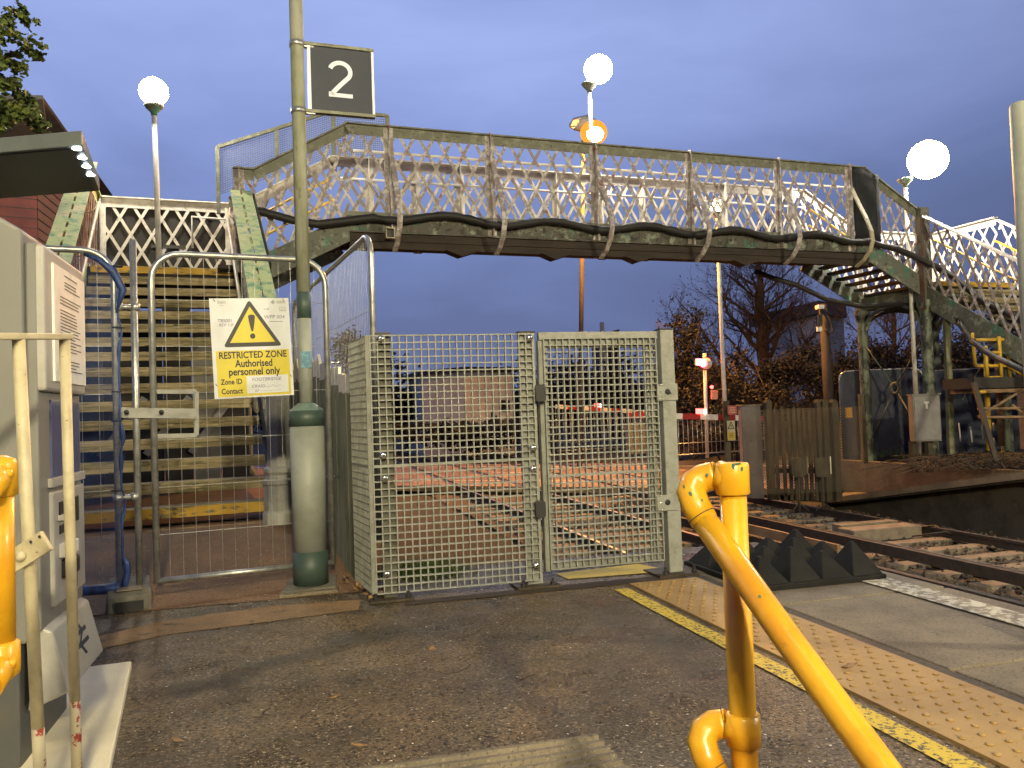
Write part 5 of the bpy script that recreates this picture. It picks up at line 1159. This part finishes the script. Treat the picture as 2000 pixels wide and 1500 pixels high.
# old picket fence with wire netting
M['netwire'] = pm('net_wire', (.13, .11, .08), rough=.8)
t = thing('old_picket_fence', flat(P(1570, 905, 15.4), -.4), 'grey weathered picket fence with round topped posts and wire netting behind the far rail', 'fence')
fp0, fp1 = P(1503, 905, 15.8), P(1640, 905, 15.2); fz0 = -.75
for px, big in ((1505, 1), (1516, 0), (1530, 0), (1542, 0), (1552, 0), (1562, 0), (1572, 0), (1582, 0), (1592, 0), (1604, 1), (1616, 1), (1634, 1)):
    f = (px - 1503) / 137; d_ = 15.8 - .6 * f; p = P(px, 850, d_); top = P(px, 780 if big else 793 + (px % 5) * 2, d_).z; w = .125 if big else .07
    m = MB(); o = flat(p, fz0); m.prism([o - X * w / 2, o + X * w / 2, o + X * w / 2 + Z * (top - fz0 - .06), o + X * w * .25 + Z * (top - fz0), o - X * w * .25 + Z * (top - fz0), o - X * w / 2 + Z * (top - fz0 - .06)], Y * (.11 if big else .025)); m.build('fence_post' if big else 'picket', M['oldwood'], t)
for zz in (.55, -.2): MB().bar(flat(fp0, zz) + Y * .12, flat(fp1, zz) + Y * .12, .09, .04, Z).build('fence_rail', M['oldwood'], t)
def netting(m, a, b, z0, z1, cell=.05, r=.0022):
    L = (b - a).length; d = (b - a).normalized(); h = z1 - z0; k = int((L + h) / cell)
    for i in range(k + 1):
        s = i * cell
        x0, x1 = s - h, s; lo = max(0, -x0 / h) if x0 < 0 else 0; hi = min(1, (L - x0) / h) if x1 > L else 1
        if hi > lo:
            for fl in (0, 1):
                p = a + d * (x0 + h * lo if not fl else L - (x0 + h * lo)); q = a + d * (x0 + h * hi if not fl else L - (x0 + h * hi))
                m.bar(flat(p, z0 + h * lo), flat(q, z0 + h * hi), r * 2, r * 2, Y)
m = MB(); na, nb = P(1455, 850, 15.0), P(1686, 850, 15.0); netting(m, flat(na, 0), flat(nb, 0), -.55, .98); m.build('wire_netting', M['netwire'], t)
# two small boards on posts by the track
for i, (px, lab) in enumerate(((1561, 'back of a small cream edged marker board left of its twin by the far rail'), (1607, 'doubled pale marker board standing right of its twin by the far rail'))):
    p = P(px, 913, 14.6); t = thing('marker_board', flat(p, RAILZ), lab, 'marker board', 'marker boards by the far rail')
    w, h = .30, .34; o = p - X * w / 2 - Z * h / 2
    MB().prism([o + X * .05, o + X * (w - .05), o + X * w + Z * .06, o + X * w + Z * h, o + Z * h, o + Z * .06], Y * .05 + X * .03).build('board', M['oldwood'], t)
    MB().para(o + X * (w + .004) + Z * .05, Y * .10 + X * .07, Z * (h - .04), X * .02).build('board_edge', M['concrete'] if i == 0 else M['pad'], t)
    m = MB(); m.tube([p - Z * .15 + Y * .03, flat(p, RAILZ - .05) + Y * .05], .018, 6); m.tube([flat(p, RAILZ + .12) + Y * .05, flat(p, RAILZ - .02) + X * .15], .010, 5); m.tube([flat(p, RAILZ + .12) + Y * .05, flat(p, RAILZ - .02) - X * .18], .010, 5); m.build('stake', M['oldwood'], t)
# blue sheeted fencing behind the columns
for i, (x0, x1, d0, d1, lab) in enumerate(((1645, 1808, 17.6, 17.0, 'blue sheeted fence panel with rounded top left corner behind bridge columns'), (1812, 1990, 17.4, 16.6, 'darker blue sheeting behind scaffold and white stakes'))):
    a, b = flat(P(x0, 860, d0), 0), flat(P(x1, 860, d1), 0); d = (b - a).normalized(); w = (b - a).length; z1 = P((x0 + x1) / 2, 722, 17.3).z
    t = heras('sheeted_fence_panel', a, d, w, lab, 'fence panel', vp=.2, hp=.5, grp='blue sheeted fence panels', z0=-.25, z1=z1)
    nx, nz_ = 22, 14; m = MB(); n_ = Z.cross(d)
    def cz(x): e = min(x, w - x); return .17 - math.sqrt(max(0, .17 ** 2 - (.17 - e) ** 2)) if e < .17 else 0
    vs = [a + d * (w * i_ / nx) + Z * (-.3 + (z1 + .3 - cz(w * i_ / nx)) * j / nz_) - n_ * (.03 + .03 * mnoise.noise((i_ * .5, j * .4, x0))) for j in range(nz_ + 1) for i_ in range(nx + 1)]
    m.add(vs, [(j * (nx + 1) + k, j * (nx + 1) + k + 1, (j + 1) * (nx + 1) + k + 1, (j + 1) * (nx + 1) + k) for j in range(nz_) for k in range(nx)], True); m.build('sheet', M['bluesheet'], t)
c = P(1658, 806, 16.4); tag(MB().cbox(c, X, Z, -Y, .155, .20, .006).build('orange_plate', pm('plate_orange', (.50, .25, .03), rough=.5)), 'small orange plate fixed to wire netting in front of blue sheeting', 'plate')
# grey control cabinet on posts
a, b = P(1786, 858, 14.3), P(1840, 862, 14.2); zt_, zb_ = P(1815, 771, 14.25).z, P(1815, 862, 14.25).z
t = thing('control_cabinet', flat((a + b) / 2, -.1), 'grey green control cabinet on short posts under the far bridge landing', 'cabinet')
ex = flat(b, 0) - flat(a, 0)
MB().para(flat(a, zb_), ex, Y * .30 + X * .16, Z * (zt_ - zb_)).build('cabinet_body', M['cabgreen'], t, bevel=.008)
MB().para(flat(a, zb_ + .03) + ex * .05 - Y * .012, ex * .90, Y * .012, Z * (zt_ - zb_ - .06)).build('door', M['cab'], t, bevel=.004)
MB().para(flat(a, zt_) - ex * .02 - Y * .02, ex * 1.04, Y * .34 + X * .16, Z * .02).build('lid', M['cabgreen'], t)
c = flat(a, zt_ - .17) + ex * .48 - Y * .018; m = MB(); m.cbox(c + Z * .04, ex, Z, -Y, .07, .03, .006); m.cbox(c - Z * .02, ex, Z, -Y, .03, .10, .006); m.build('handle', M['white'], t)
for f in (.15, .75): p = flat(a, 0) + ex * f + Y * .15; MB().box((p.x - .05, p.y - .04, -.2), (p.x + .05, p.y + .04, zb_)).build('leg', M['oldwood'], t)
# wooden posts by the columns
tag(MB().bar(P(1690, 905, 15.9), P(1681, 770, 15.9), .09, .08, RGT).build('timber_post', M['oldwood']), 'split timber post leaning against the left green bridge column', 'post')
t = thing('steel_stanchion', flat(P(1856, 880, 15.2), -.1), 'tall cream stained stanchion right of the dark bridge column', 'post')
MB().bar(P(1858, 890, 15.2), P(1848, 600, 15.2), .10, .10, RGT).build('stanchion', M['pickets'], t)
# wooden pole with camera and cable loop
pb, pt = P(1620, 785, 26), P(1607, 594, 26)
t = thing('wooden_pole', pb, 'brown wooden pole with a small camera box on top and a hanging cable loop', 'pole')
MB().tube([pb - Z * .8, (pb + pt) / 2, pt], [.17, .15, .13], 12).build('pole', M['polewood'], t)
MB().cbox(P(1601, 600, 25.8), RGT, UP, FWD, .18, .12, .3).build('camera_box', M['white'], t); MB().cbox(P(1600, 643, 25.8), RGT, UP, FWD, .14, .14, .1).build('small_box', M['white'], t); MB().cbox(P(1601, 625, 25.8), RGT, UP, FWD, .12, .35, .12).build('dark_box', M['black'], t)
MB().tube([P(1610, 606, 25.7), P(1622, 625, 25.7), P(1627, 645, 25.7), P(1621, 653, 25.7), P(1611, 640, 25.7)], .03, 6).build('cable_loop', M['cable'], t)
# scaffold
t = thing('scaffold_tower', flat(P(1960, 850, 14.0), -.1), 'yellow tube scaffold with ladder frame and dark board platform under the far stairs', 'scaffold')
def sc(p, q, d, r=.028, nm='scaffold_tube', mat=None): return MB().tube([P(p[0], p[1], d), P(q[0], q[1], d)], r, 8).build(nm, mat or M['scaff'], t)
for p, q, d in (((1905, 664), (1966, 663), 14), ((1906, 715), (1968, 714), 14), ((1925, 675), (1928, 738), 13.95), ((1951, 657), (1956, 738), 13.95), ((1926, 690), (1953, 688), 13.95), ((1927, 738), (1957, 737), 13.95), ((1968, 665), (1973, 737), 14.1), ((1968, 714), (2040, 756), 14.0), ((1899, 650), (1905, 716), 14.05), ((1912, 766), (1925, 765), 13.9)): sc(p, q, d)
for p, q, d in (((1910, 798), (2040, 797), 13.9), ((1912, 815), (2040, 814), 13.8), ((1910, 814), (2000, 760), 13.9), ((1976, 790), (2040, 840), 13.9)): sc(p, q, d, .024, 'brace', M['thirdboard'])
MB().tube([P(1963, 650, 14.2), P(1968, 880, 14.2)], .05, 10).build('standard', M['colgreen'], t); MB().tube([P(1925, 680, 14.4), P(1932, 880, 14.4)], .045, 10).build('standard', M['scaff'], t); MB().tube([P(1952, 680, 14.5), P(1960, 870, 14.5)], .09, 10).build('standard', M['thirdboard'], t)
a, b = P(1903, 748, 13.9), P(2080, 744, 13.9); MB().para(a - Z * .09, b - a, Y * .7, Z * .18).build('toe_board', M['ply'], t); MB().para(a - Z * .17 + X * .15, b - a, Y * .7, Z * .06).build('platform_board', M['thirdboard'], t)
tag(MB().bar(P(1946, 902, 13.2), P(1902, 748, 13.8), .075, .05, RGT).build('leaning_plank', M['polewood']), 'narrow rough brown plank leaning against the scaffold platform', 'plank')
for i, (x0, y0, x1, y1) in enumerate(((1873, 826, 1876, 862), (1895, 833, 1899, 864), (1917, 828, 1920, 858), (1940, 826, 1941, 842), (1941, 856, 1944, 868))):
    tag(MB().tube([P(x0, y0, 14.8), P(x1, y1, 14.8)], .014, 6).build('white_stake', M['white']), 'thin white stake standing in front of the dark blue sheeting', 'stake', 'thin white stakes by the scaffold')

# ------------------------------------------------------------------ buildings
def house_box(t, o, ex, ey, h, wall, nm='wall'): return MB().para(o, ex, ey, Z * h).build(nm, wall, t)
# dark hut with overhanging roof at the right
a, b, c = P(1562, 670, 48), P(1602, 672, 46), P(1650, 672, 49)
t = thing('hut', flat(b, 0), 'grey flat roofed hut raised behind the wooden pole among bushes', 'hut')
zr0, zr1 = P(1600, 618, 47).z, P(1600, 594, 47).z
MB().prism([flat(P(1567, 640, 48), -.5), flat(b, -.5), flat(c, -.5), flat(c, -.5) + Y * 4 - X, flat(P(1567, 640, 48), -.5) + Y * 4], Z * (zr0 + .5)).build('wall', M['wall_pale'], t)
r0, r1, r2 = flat(P(1557, 640, 47.4), zr0), flat(P(1602, 640, 45.2), zr0), flat(P(1655, 640, 48.4), zr0)
MB().prism([r0, r1, r2, r2 + Y * 5 - X, r0 + Y * 5], Z * (zr1 - zr0)).build('roof', M['roof'], t)
MB().para(flat(P(1597, 640, 46.0), zr0 - 1.0), flat(b, 0) - flat(P(1592, 640, 46.2), 0), Y * .1, Z * .9).build('window', M['window'], t)
# pale building seen through the screen
a, b, c = P(828, 800, 42), P(908, 800, 40), P(1003, 800, 42)
zt_ = P(908, 726, 40).z; t = thing('pale_building', flat(b, RAILZ), 'pale single storey building with thin black flat roof seen through the fixed mesh screen', 'building')
MB().prism([flat(a, RAILZ - .3), flat(b, RAILZ - .3), flat(c, RAILZ - .3), flat(c, RAILZ - .3) + Y * 6, flat(a, RAILZ - .3) + Y * 6], Z * (zt_ - RAILZ + .3)).build('wall', M['wall_pale'], t)
MB().prism([flat(a, zt_) - X * .3 - Y * .2, flat(b, zt_) - Y * .5, flat(c, zt_) + X * .3 - Y * .2, flat(c, zt_) + Y * 6 + X * .3, flat(a, zt_) + Y * 6 - X * .3], Z * .22).build('roof', M['black'], t)
d = (c - b); 
for f0, f1, z0, z1 in ((.72, .92, .9, 1.5), (.30, .42, -.6, 1.4), (.52, .6, .4, .9)):
    p = b + d * f0 - Y * .04; MB().para(flat(p, z0 + .2), d * (f1 - f0), Y * .03, Z * (z1 - z0)).build('window', M['window'] if f0 > .5 else M['white'], t)
# chimney-like sign block beyond the gate
t = thing('brick_house', flat(P(1192, 720, 60), -1), 'small far brick chimney and roof rising over the mesh gate', 'house')
MB().prism([P(1182, 660, 60), P(1210, 660, 60), P(1210, 643, 60), P(1185, 649, 60)], Y * 3).build('roof', pm('roof_brown', (.08, .05, .045), rough=.9), t); p = P(1178, 660, 60); MB().box((p.x - .12, p.y, -1), (p.x + .12, p.y + .3, P(1178, 629, 60).z)).build('flue', M['lampmetal'], t)
a = P(1184, 700, 60); MB().box((a.x, a.y + .1, -1), (a.x + .95, a.y + 2.9, P(1190, 661, 60).z)).build('wall', M['wall_dark'], t)
# clad building behind the stairs on the left
t = thing('clad_building', flat(P(60, 600, 19), 0), 'tall building with red and dark plum boarded walls and dark overhanging roof behind the canopy', 'building')
pA, pB, pC = P(-300, 500, 15.5), P(74, 500, 17.0), P(226, 500, 24)
zt1 = P(40, 200, 17).z
MB().prism([flat(pA, 0), flat(pB, 0), flat(pB, 0) + V((-3, 9, 0)), flat(pA, 0) + V((-3, 9, 0))], Z * (zt1 - .8)).build('red_wall', M['wall_red'], t)
MB().prism([flat(pB, 0) + X * .01, flat(pC, 0), flat(pC, 0) + V((-4, 4, 0)), flat(pB, 0) + V((-2.8, 8.8, 0))], Z * (P(74, 262, 17).z)).build('dark_wall', M['wall_dark'], t)
m = MB()
for k in range(34):
    z = .4 + k * .2
    m.bar(flat(pB, z) - Y * .01 + X * .02, flat(pC, z) - Y * .01 + X * .02, .014, .025, Z)
    if z < zt1 - .9: m.bar(flat(pA, z) - Y * .012, flat(pB, z) - Y * .012, .012, .02, Z)
m.build('board_joints', M['black'], t)
q1, q2, q3 = P(50, 196, 16.2), P(84, 188, 16.6), P(222, 380, 25)
rz = [P(20, 262, 15.6), P(55, 190, 16.4), P(82, 187, 16.8), P(108, 250, 18.5)]
m = MB(); m.prism([P(-260, 180, 15.2), P(84, 186, 16.9), P(84, 194, 16.9), P(-260, 190, 15.2)], V((-2, 9, 0))); m.prism([P(82, 186, 16.9), P(222, 384, 25.0), P(216, 384, 25.0), P(76, 188, 16.9)], V((-3, .8, 0))); m.build('roof', M['roof'], t)
a = P(100, 372, 18); MB().para(flat(a, P(100, 400, 18).z) - Y * .12 - X * .2, (flat(pC, 0) - flat(pB, 0)) * .08, Y * .05, Z * .5).build('window', M['window'], t)

# ------------------------------------------------------------------ trees and bushes
def leaves(m, c, rad, n, size, rnd, clumps=9, sq=1.0):
    cs = [V((rnd.gauss(0, .42), rnd.gauss(0, .42), rnd.gauss(0, .42))) for _ in range(clumps)]
    for i in range(n):
        k = rnd.choice(cs); p = k + V((rnd.gauss(0, .20), rnd.gauss(0, .20), rnd.gauss(0, .17)))
        p = V(c) + V((p.x * rad[0], p.y * rad[1], p.z * rad[2]))
        s = size * rnd.uniform(.6, 1.35); u = V((rnd.gauss(0, 1), rnd.gauss(0, 1), rnd.gauss(0, .7))).normalized() * s; w = u.cross(V((rnd.gauss(0, 1), rnd.gauss(0, 1), rnd.gauss(0, 1)))).normalized() * s * .55
        m.add([p - u, p + w * sq, p + u, p - w * sq], [(0, 1, 2, 3)])
def branchy(m, tips, p, d, r, L, depth, rnd, up=.15, spread=.55, nmin=2, nmax=3):
    q = p + d * L; mid = (p + q) / 2 + V((rnd.gauss(0, .05), rnd.gauss(0, .05), rnd.gauss(0, .04))) * L
    m.tube([p, mid, q], [r, r * .85, r * .68], 5 if depth > 2 else 3, caps=False)
    if depth == 0: tips.append(q); return
    for k in range(rnd.randint(nmin, nmax)):
        nd = (d + V((rnd.gauss(0, spread), rnd.gauss(0, spread), rnd.gauss(0, spread * .7) + up))).normalized()
        branchy(m, tips, q if k else mid.lerp(q, .6 + .4 * rnd.random()), nd, r * rnd.uniform(.5, .72), L * rnd.uniform(.62, .86), depth - 1, rnd, up, spread, nmin, nmax)
def twig(m, tips, p, d, r, L, depth, rnd, droop=.06):
    pts = [V(p)]; dd = V(d); n = 4 if depth > 1 else 3; kids = []
    for i in range(n):
        dd = (dd + V((rnd.gauss(0, .11), rnd.gauss(0, .11), rnd.gauss(droop, .08)))).normalized(); pts.append(pts[-1] + dd * L / n)
        if depth > 0:
            for _ in range(2 if depth > 1 else 1 + rnd.randint(0, 1)): kids.append((pts[-1].lerp(pts[-2], rnd.random()), dd.copy(), (i + 1) / n))
    rs = [max(.004, r * (1 - .75 * i / n)) for i in range(n + 1)]
    m.tube(pts, rs, 5 if depth > 1 else 3, caps=False); tips.append(pts[-1])
    for q, dq, f in kids:
        a = rnd.uniform(0, 6.28); s = dq.orthogonal().normalized(); s = s * math.cos(a) + dq.cross(s) * math.sin(a)
        twig(m, tips, q, (dq + s * rnd.uniform(.5, .95) + V((0, 0, .1))).normalized(), max(.004, r * rnd.uniform(.32, .5) * (1.15 - .5 * f)), L * rnd.uniform(.42, .62), depth - 1, rnd, droop)
def bare_tree(base, h, label, seed, depth=3, crown_leaf=None, nleaf=0, lean=V((0, 0, 0)), r=None, name='bare_tree', grp=None, spread=.5, limbs=16):
    rnd = random.Random(seed); t = thing(name, base, label, 'tree', grp); m = MB(); tips = []; r = r or h * .022; p = V(base); pts = []
    for i in range(11): f = i / 10; pts.append(p + (Z + lean * f) * h * f + V((rnd.gauss(0, .012), rnd.gauss(0, .012), 0)) * h * min(f * 2, 1))
    m.tube(pts, [max(.008, r * (1.25 - f * .1 if f < .1 else 1.1 * (1 - f) ** .8)) for f in [i / 10 for i in range(11)]], 10, caps=False); m.build('trunk', M['bark'], t); m = MB()
    for k in range(limbs):
        f = .22 + .74 * k / limbs; i = int(f * 10); q = pts[i].lerp(pts[min(i + 1, 10)], f * 10 - i); a = k * 2.4 + rnd.uniform(-.4, .4)
        L = h * spread * (1 - f) ** .6 * rnd.uniform(.75, 1.1)
        twig(m, tips, q, V((math.cos(a), math.sin(a), rnd.uniform(.45, .9))).normalized(), r * .5 * (1.05 - f), L, depth, rnd)
    m.build('limbs', M['bark'], t)
    if nleaf:
        m = MB()
        for i in range(nleaf):
            c = rnd.choice(tips) + V((rnd.gauss(0, .14), rnd.gauss(0, .14), rnd.gauss(0, .14))); u = V((rnd.gauss(0, 1), rnd.gauss(0, 1), rnd.gauss(0, 1))).normalized() * .07; w = u.cross(V((rnd.gauss(0, 1), .3, 1))).normalized() * .04
            m.add([c - u, c + w, c + u, c - w], [(0, 1, 2, 3)])
        m.build('crown', M[crown_leaf or 'leaf_rust'], t)
    return t
bt = P(1490, 700, 44); bare_tree(flat(bt, .0), 10.4, 'large bare spreading tree with a few rusty leaves behind the crossing', 21, 3, 'leaf_rust', 1100, r=.40, spread=.48, limbs=22)
bt = P(1432, 700, 42); bare_tree(flat(bt, .3), 6.5, 'thin bare tree leaning left beside the large bare tree', 5, 2, lean=V((-.5, 0, 0)), r=.14)
bt = P(1318, 700, 40); bare_tree(flat(bt, .0), 6.6, 'slim bare sapling rising just right of the mesh gate top', 8, 2, 'leaf_brown', 160, r=.07, spread=.3)
bt = P(1575, 690, 40); bare_tree(flat(bt, .5), 6.0, 'bare sapling between the hut and the large bare tree', 31, 2, 'leaf_brown', 120, r=.10, spread=.45)
bt = P(1745, 690, 36); bare_tree(flat(bt, .8), 7.0, 'bare tree framed between the two green bridge columns', 41, 3, 'leaf_brown', 200, r=.14, spread=.5)
def bush(px, d, w, y0, y1, mat, n, size, label, seed, name='bush', grp='bushes behind the crossing', cat='bush', depth_r=None):
    c0 = P(px, (y0 + y1) / 2, d); zt_, zb_ = P(px, y0, d).z, P(px, y1, d).z; rx = w / 2 * d / FPX; rz = (zt_ - zb_) / 2
    rnd = random.Random(seed); t = thing(name, flat(c0, zb_ - .1), label, cat, grp); m = MB()
    for k in range(7): a = V((c0.x + rnd.uniform(-.6, .6) * rx, c0.y + rnd.uniform(-.3, .3), zb_ - .4)); m.tube([a, a + V((rnd.gauss(0, .3) * rx, 0, rz * 1.0)), a + V((rnd.gauss(0, .5) * rx, 0, rz * 2.1))], [.05, .03, .01], 4)
    m.build('stems', M['bark'], t); m = MB(); leaves(m, c0, (rx * 1.0, (depth_r or rx * .6), rz * 1.05), int(n * (1.9 if size < .13 else 1)), size * (.66 if size < .13 else 1), rnd, clumps=26); m.build('foliage', M[mat], t); return t
bush(1335, 31, 120, 618, 850, 'leaf_brown', 3600, .10, 'brown bush against the right edge of the mesh gate', 1)
bush(1385, 33, 110, 690, 860, 'leaf_dark', 3200, .10, 'dark green bush behind the pink lit signal', 2)
bush(1345, 34, 60, 600, 700, 'leaf_dark', 700, .10, 'upright dark sprays of leaves above the brown bush', 22)
bush(1450, 29, 150, 690, 850, 'leaf_rust', 3400, .095, 'rusty leaved bush at the foot of the large bare tree', 3)
bush(1520, 31, 150, 690, 830, 'leaf_brown', 3400, .10, 'brown hedge bush right of the rusty one behind the picket fence', 4)
bush(1590, 33, 150, 690, 800, 'leaf_dark', 3200, .10, 'dark green bush in front of the hut', 5)
bush(1660, 32, 130, 670, 800, 'leaf_brown', 3200, .10, 'brown bush behind the wooden pole and blue sheeting', 6)
bush(1750, 34, 150, 660, 800, 'leaf_brown', 3400, .11, 'dull brown bush filling the space between the bridge columns', 7)
bush(1870, 33, 170, 640, 800, 'leaf_brown', 3200, .11, 'brown bush behind the cream stanchion', 9)
bush(1980, 33, 170, 560, 800, 'leaf_dark', 3200, .12, 'dark bush behind the yellow scaffold', 10)
bush(1430, 30, 60, 735, 800, 'leaf_rust', 700, .085, 'small bush beside the slender column catching red light', 14)
bush(1405, 27, 140, 800, 880, 'leaf_dark', 2000, .085, 'low dark bush behind the near barrier skirt', 15)
for i, (px, w, y0, y1, mt, lab) in enumerate(((770, 150, 715, 870, 'leaf_dark', 'dark hedge left of the pale building'), (930, 260, 815, 880, 'leaf_brown', 'low brown hedge in front of the pale building'), (1040, 110, 728, 870, 'leaf_dark', 'dark hedge behind the middle post of the mesh screen'), (1120, 130, 712, 850, 'leaf_dark', 'dark hedge behind the far barrier'), (1215, 130, 706, 850, 'leaf_brown', 'brown hedge behind the barrier machine'), (1290, 100, 700, 860, 'leaf_dark', 'dark bush behind the right post of the mesh gate'))):
    bush(px, 46 if i != 1 else 37, w, y0, y1, mt, 2600, .15, lab, 50 + i, name='hedge', grp='hedges behind the crossing', cat='hedge')
bush(682, 30, 70, 630, 730, 'leaf_dark', 900, .10, 'dark tree top showing above the picket fence through the wire panel', 71, name='small_tree', grp=None, cat='tree')
# far belt of woods closing the view on both sides
m = MB(); rw = random.Random(77)
for k in range(90):
    an = math.radians(-75 + 150 * k / 89 + 15); d = rw.uniform(85, 120); c = V((math.sin(an) * d, math.cos(an) * d, rw.uniform(.5, 2)))
    leaves(m, c, (5, 5, rw.uniform(2.5, 4.0)), 170, .55, rw, clumps=8)
struct(m.build('woodland', M['leaf_dark']), 'far belt of dark trees closing the view beyond the crossing', 'stuff')
# overhanging tree at the left edge
rnd = random.Random(19); tb_ = P(-260, 600, 8.2); t = thing('leafy_tree', flat(tb_, 0), 'leafy tree reaching in beside the canopy, its lower leaves lit yellow green', 'tree')
m = MB(); m.tube([flat(tb_, 0), flat(tb_, 2.2), flat(tb_, 4.2) + X * .1], [.16, .12, .08], 10); m.build('trunk', M['bark'], t)
m = MB(); mb = MB(); s0 = flat(tb_, 3.8)
for i, (px, py, rx, ry, n) in enumerate(((8, 30, 20, 34, 90), (44, 26, 20, 18, 110), (12, 66, 22, 22, 100), (52, 88, 30, 20, 140), (30, 125, 24, 24, 150), (6, 120, 26, 28, 140), (16, 165, 30, 26, 190), (42, 190, 26, 22, 170), (20, 215, 36, 26, 260), (56, 226, 26, 20, 190), (70, 242, 18, 14, 110), (2, 240, 30, 18, 160), (-60, 120, 60, 90, 700), (-140, 60, 80, 110, 700))):
    c = P(px, py, 7.4 + .35 * math.sin(i * 2.1)); f = 7.5 / FPX; leaves(m, c, (rx * f * .95, .22, ry * f * .95), n, .034, rnd, clumps=7, sq=1.2)
    if i < 12: mid = s0.lerp(c, .55) + V((0, 0, .12)); mb.tube([s0 + V((rnd.uniform(-.1, .1), 0, rnd.uniform(-1.2, .4))), mid, c], [.022, .013, .004], 5)
mb.build('limbs', M['bark'], t); m.build('crown', M['leaf_green'], t)
# brambles and rubbish on the far bank
m = MB(); rb = random.Random(14)
for i in range(260):
    p = P(rb.uniform(1790, 1990), rb.uniform(880, 912), rb.uniform(13.2, 14.4)); p.z = -.08; d = V((rb.gauss(0, .4), rb.gauss(0, .3), rb.uniform(.1, .35))); m.tube([p, p + d * .6, p + d + V((rb.gauss(0, .15), 0, -.15))], .008, 3, caps=False)
struct(m.build('brambles', M['bark']), 'tangle of dry brambles on the earth bank under the far stairs', 'stuff')
m = MB(); 
for i in range(500):
    p = V((rb.uniform(11.0, 12.6), rb.uniform(10.8, 14.8), 0)); p.z = -.04 + .0; d = V((rb.gauss(0, .05), rb.gauss(0, .05), rb.uniform(.05, .2))); w = V((.008, .004, 0)); m.add([p - w, p + w, p + d], [(0, 1, 2)])
struct(m.build('rough_grass', M['grass']), 'rough grass along the mossy kerb of the far bank', 'stuff')

# ------------------------------------------------------------------ sky and light
w = bpy.data.worlds.new('World'); scene.world = w; w.use_nodes = True; nt = w.node_tree; N_ = nt.nodes; L = nt.links
bg = N_['Background']; tc = N_.new('ShaderNodeTexCoord'); sp = N_.new('ShaderNodeSeparateXYZ'); L.new(tc.outputs['Generated'], sp.inputs[0])
mpn = N_.new('ShaderNodeMapping'); mpn.inputs['Scale'].default_value = (1, 1, 3.2); L.new(tc.outputs['Generated'], mpn.inputs['Vector'])
n1 = N_.new('ShaderNodeTexNoise'); n1.inputs['Scale'].default_value = 2.6; n1.inputs['Detail'].default_value = 6; n1.inputs['Roughness'].default_value = .55; n1.inputs['Distortion'].default_value = .4; L.new(mpn.outputs[0], n1.inputs['Vector'])
ad = N_.new('ShaderNodeMath'); ad.operation = 'MULTIPLY_ADD'; ad.inputs[1].default_value = .26; L.new(n1.outputs['Fac'], ad.inputs[0]); 
sub = N_.new('ShaderNodeMath'); sub.operation = 'SUBTRACT'; sub.inputs[1].default_value = .13; L.new(sp.outputs['Z'], sub.inputs[0]); L.new(sub.outputs[0], ad.inputs[2])
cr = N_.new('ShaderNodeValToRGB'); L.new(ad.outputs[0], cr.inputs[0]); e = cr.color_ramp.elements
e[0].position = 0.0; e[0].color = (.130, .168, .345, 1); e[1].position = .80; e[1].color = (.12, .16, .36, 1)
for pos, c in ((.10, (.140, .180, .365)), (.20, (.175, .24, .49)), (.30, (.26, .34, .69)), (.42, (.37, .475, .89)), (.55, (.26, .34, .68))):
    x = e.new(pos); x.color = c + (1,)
# the afterglow lies ahead and to the left; the sky behind is darker
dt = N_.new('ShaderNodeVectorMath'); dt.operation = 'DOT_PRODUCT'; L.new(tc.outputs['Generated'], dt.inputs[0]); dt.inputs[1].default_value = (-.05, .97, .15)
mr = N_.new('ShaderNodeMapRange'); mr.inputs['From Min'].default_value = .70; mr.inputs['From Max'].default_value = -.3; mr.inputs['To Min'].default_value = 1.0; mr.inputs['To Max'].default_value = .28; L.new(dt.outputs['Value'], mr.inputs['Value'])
sky = N_.new('ShaderNodeTexSky'); sky.sky_type = 'NISHITA'; sky.sun_disc = False; sky.sun_elevation = math.radians(-4); sky.sun_rotation = math.radians(-60)
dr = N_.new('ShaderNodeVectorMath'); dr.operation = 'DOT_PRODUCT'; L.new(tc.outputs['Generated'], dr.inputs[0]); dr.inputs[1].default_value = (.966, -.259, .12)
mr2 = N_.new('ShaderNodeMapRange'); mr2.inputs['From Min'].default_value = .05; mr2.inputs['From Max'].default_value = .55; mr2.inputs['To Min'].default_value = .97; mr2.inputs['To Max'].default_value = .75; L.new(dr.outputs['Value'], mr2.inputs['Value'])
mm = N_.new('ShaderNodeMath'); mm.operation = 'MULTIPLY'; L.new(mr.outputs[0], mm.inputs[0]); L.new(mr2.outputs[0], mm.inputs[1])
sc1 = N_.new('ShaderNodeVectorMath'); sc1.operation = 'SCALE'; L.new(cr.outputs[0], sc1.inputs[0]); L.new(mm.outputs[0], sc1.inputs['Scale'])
sc2 = N_.new('ShaderNodeVectorMath'); sc2.operation = 'SCALE'; L.new(sky.outputs[0], sc2.inputs[0]); sc2.inputs['Scale'].default_value = .05
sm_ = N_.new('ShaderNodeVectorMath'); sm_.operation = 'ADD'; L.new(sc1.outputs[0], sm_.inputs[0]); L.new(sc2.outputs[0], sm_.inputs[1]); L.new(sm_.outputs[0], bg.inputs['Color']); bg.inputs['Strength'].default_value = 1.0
scene.view_settings.view_transform = 'Standard'; scene.view_settings.look = 'None'; scene.view_settings.exposure = 0; scene.view_settings.gamma = 1
scene.render.engine = 'CYCLES'; cy = scene.cycles
cy.use_denoising = True; cy.max_bounces = 5; cy.diffuse_bounces = 2; cy.glossy_bounces = 2; cy.transparent_max_bounces = 8; cy.sample_clamp_indirect = 4; cy.caustics_reflective = False; cy.caustics_refractive = False
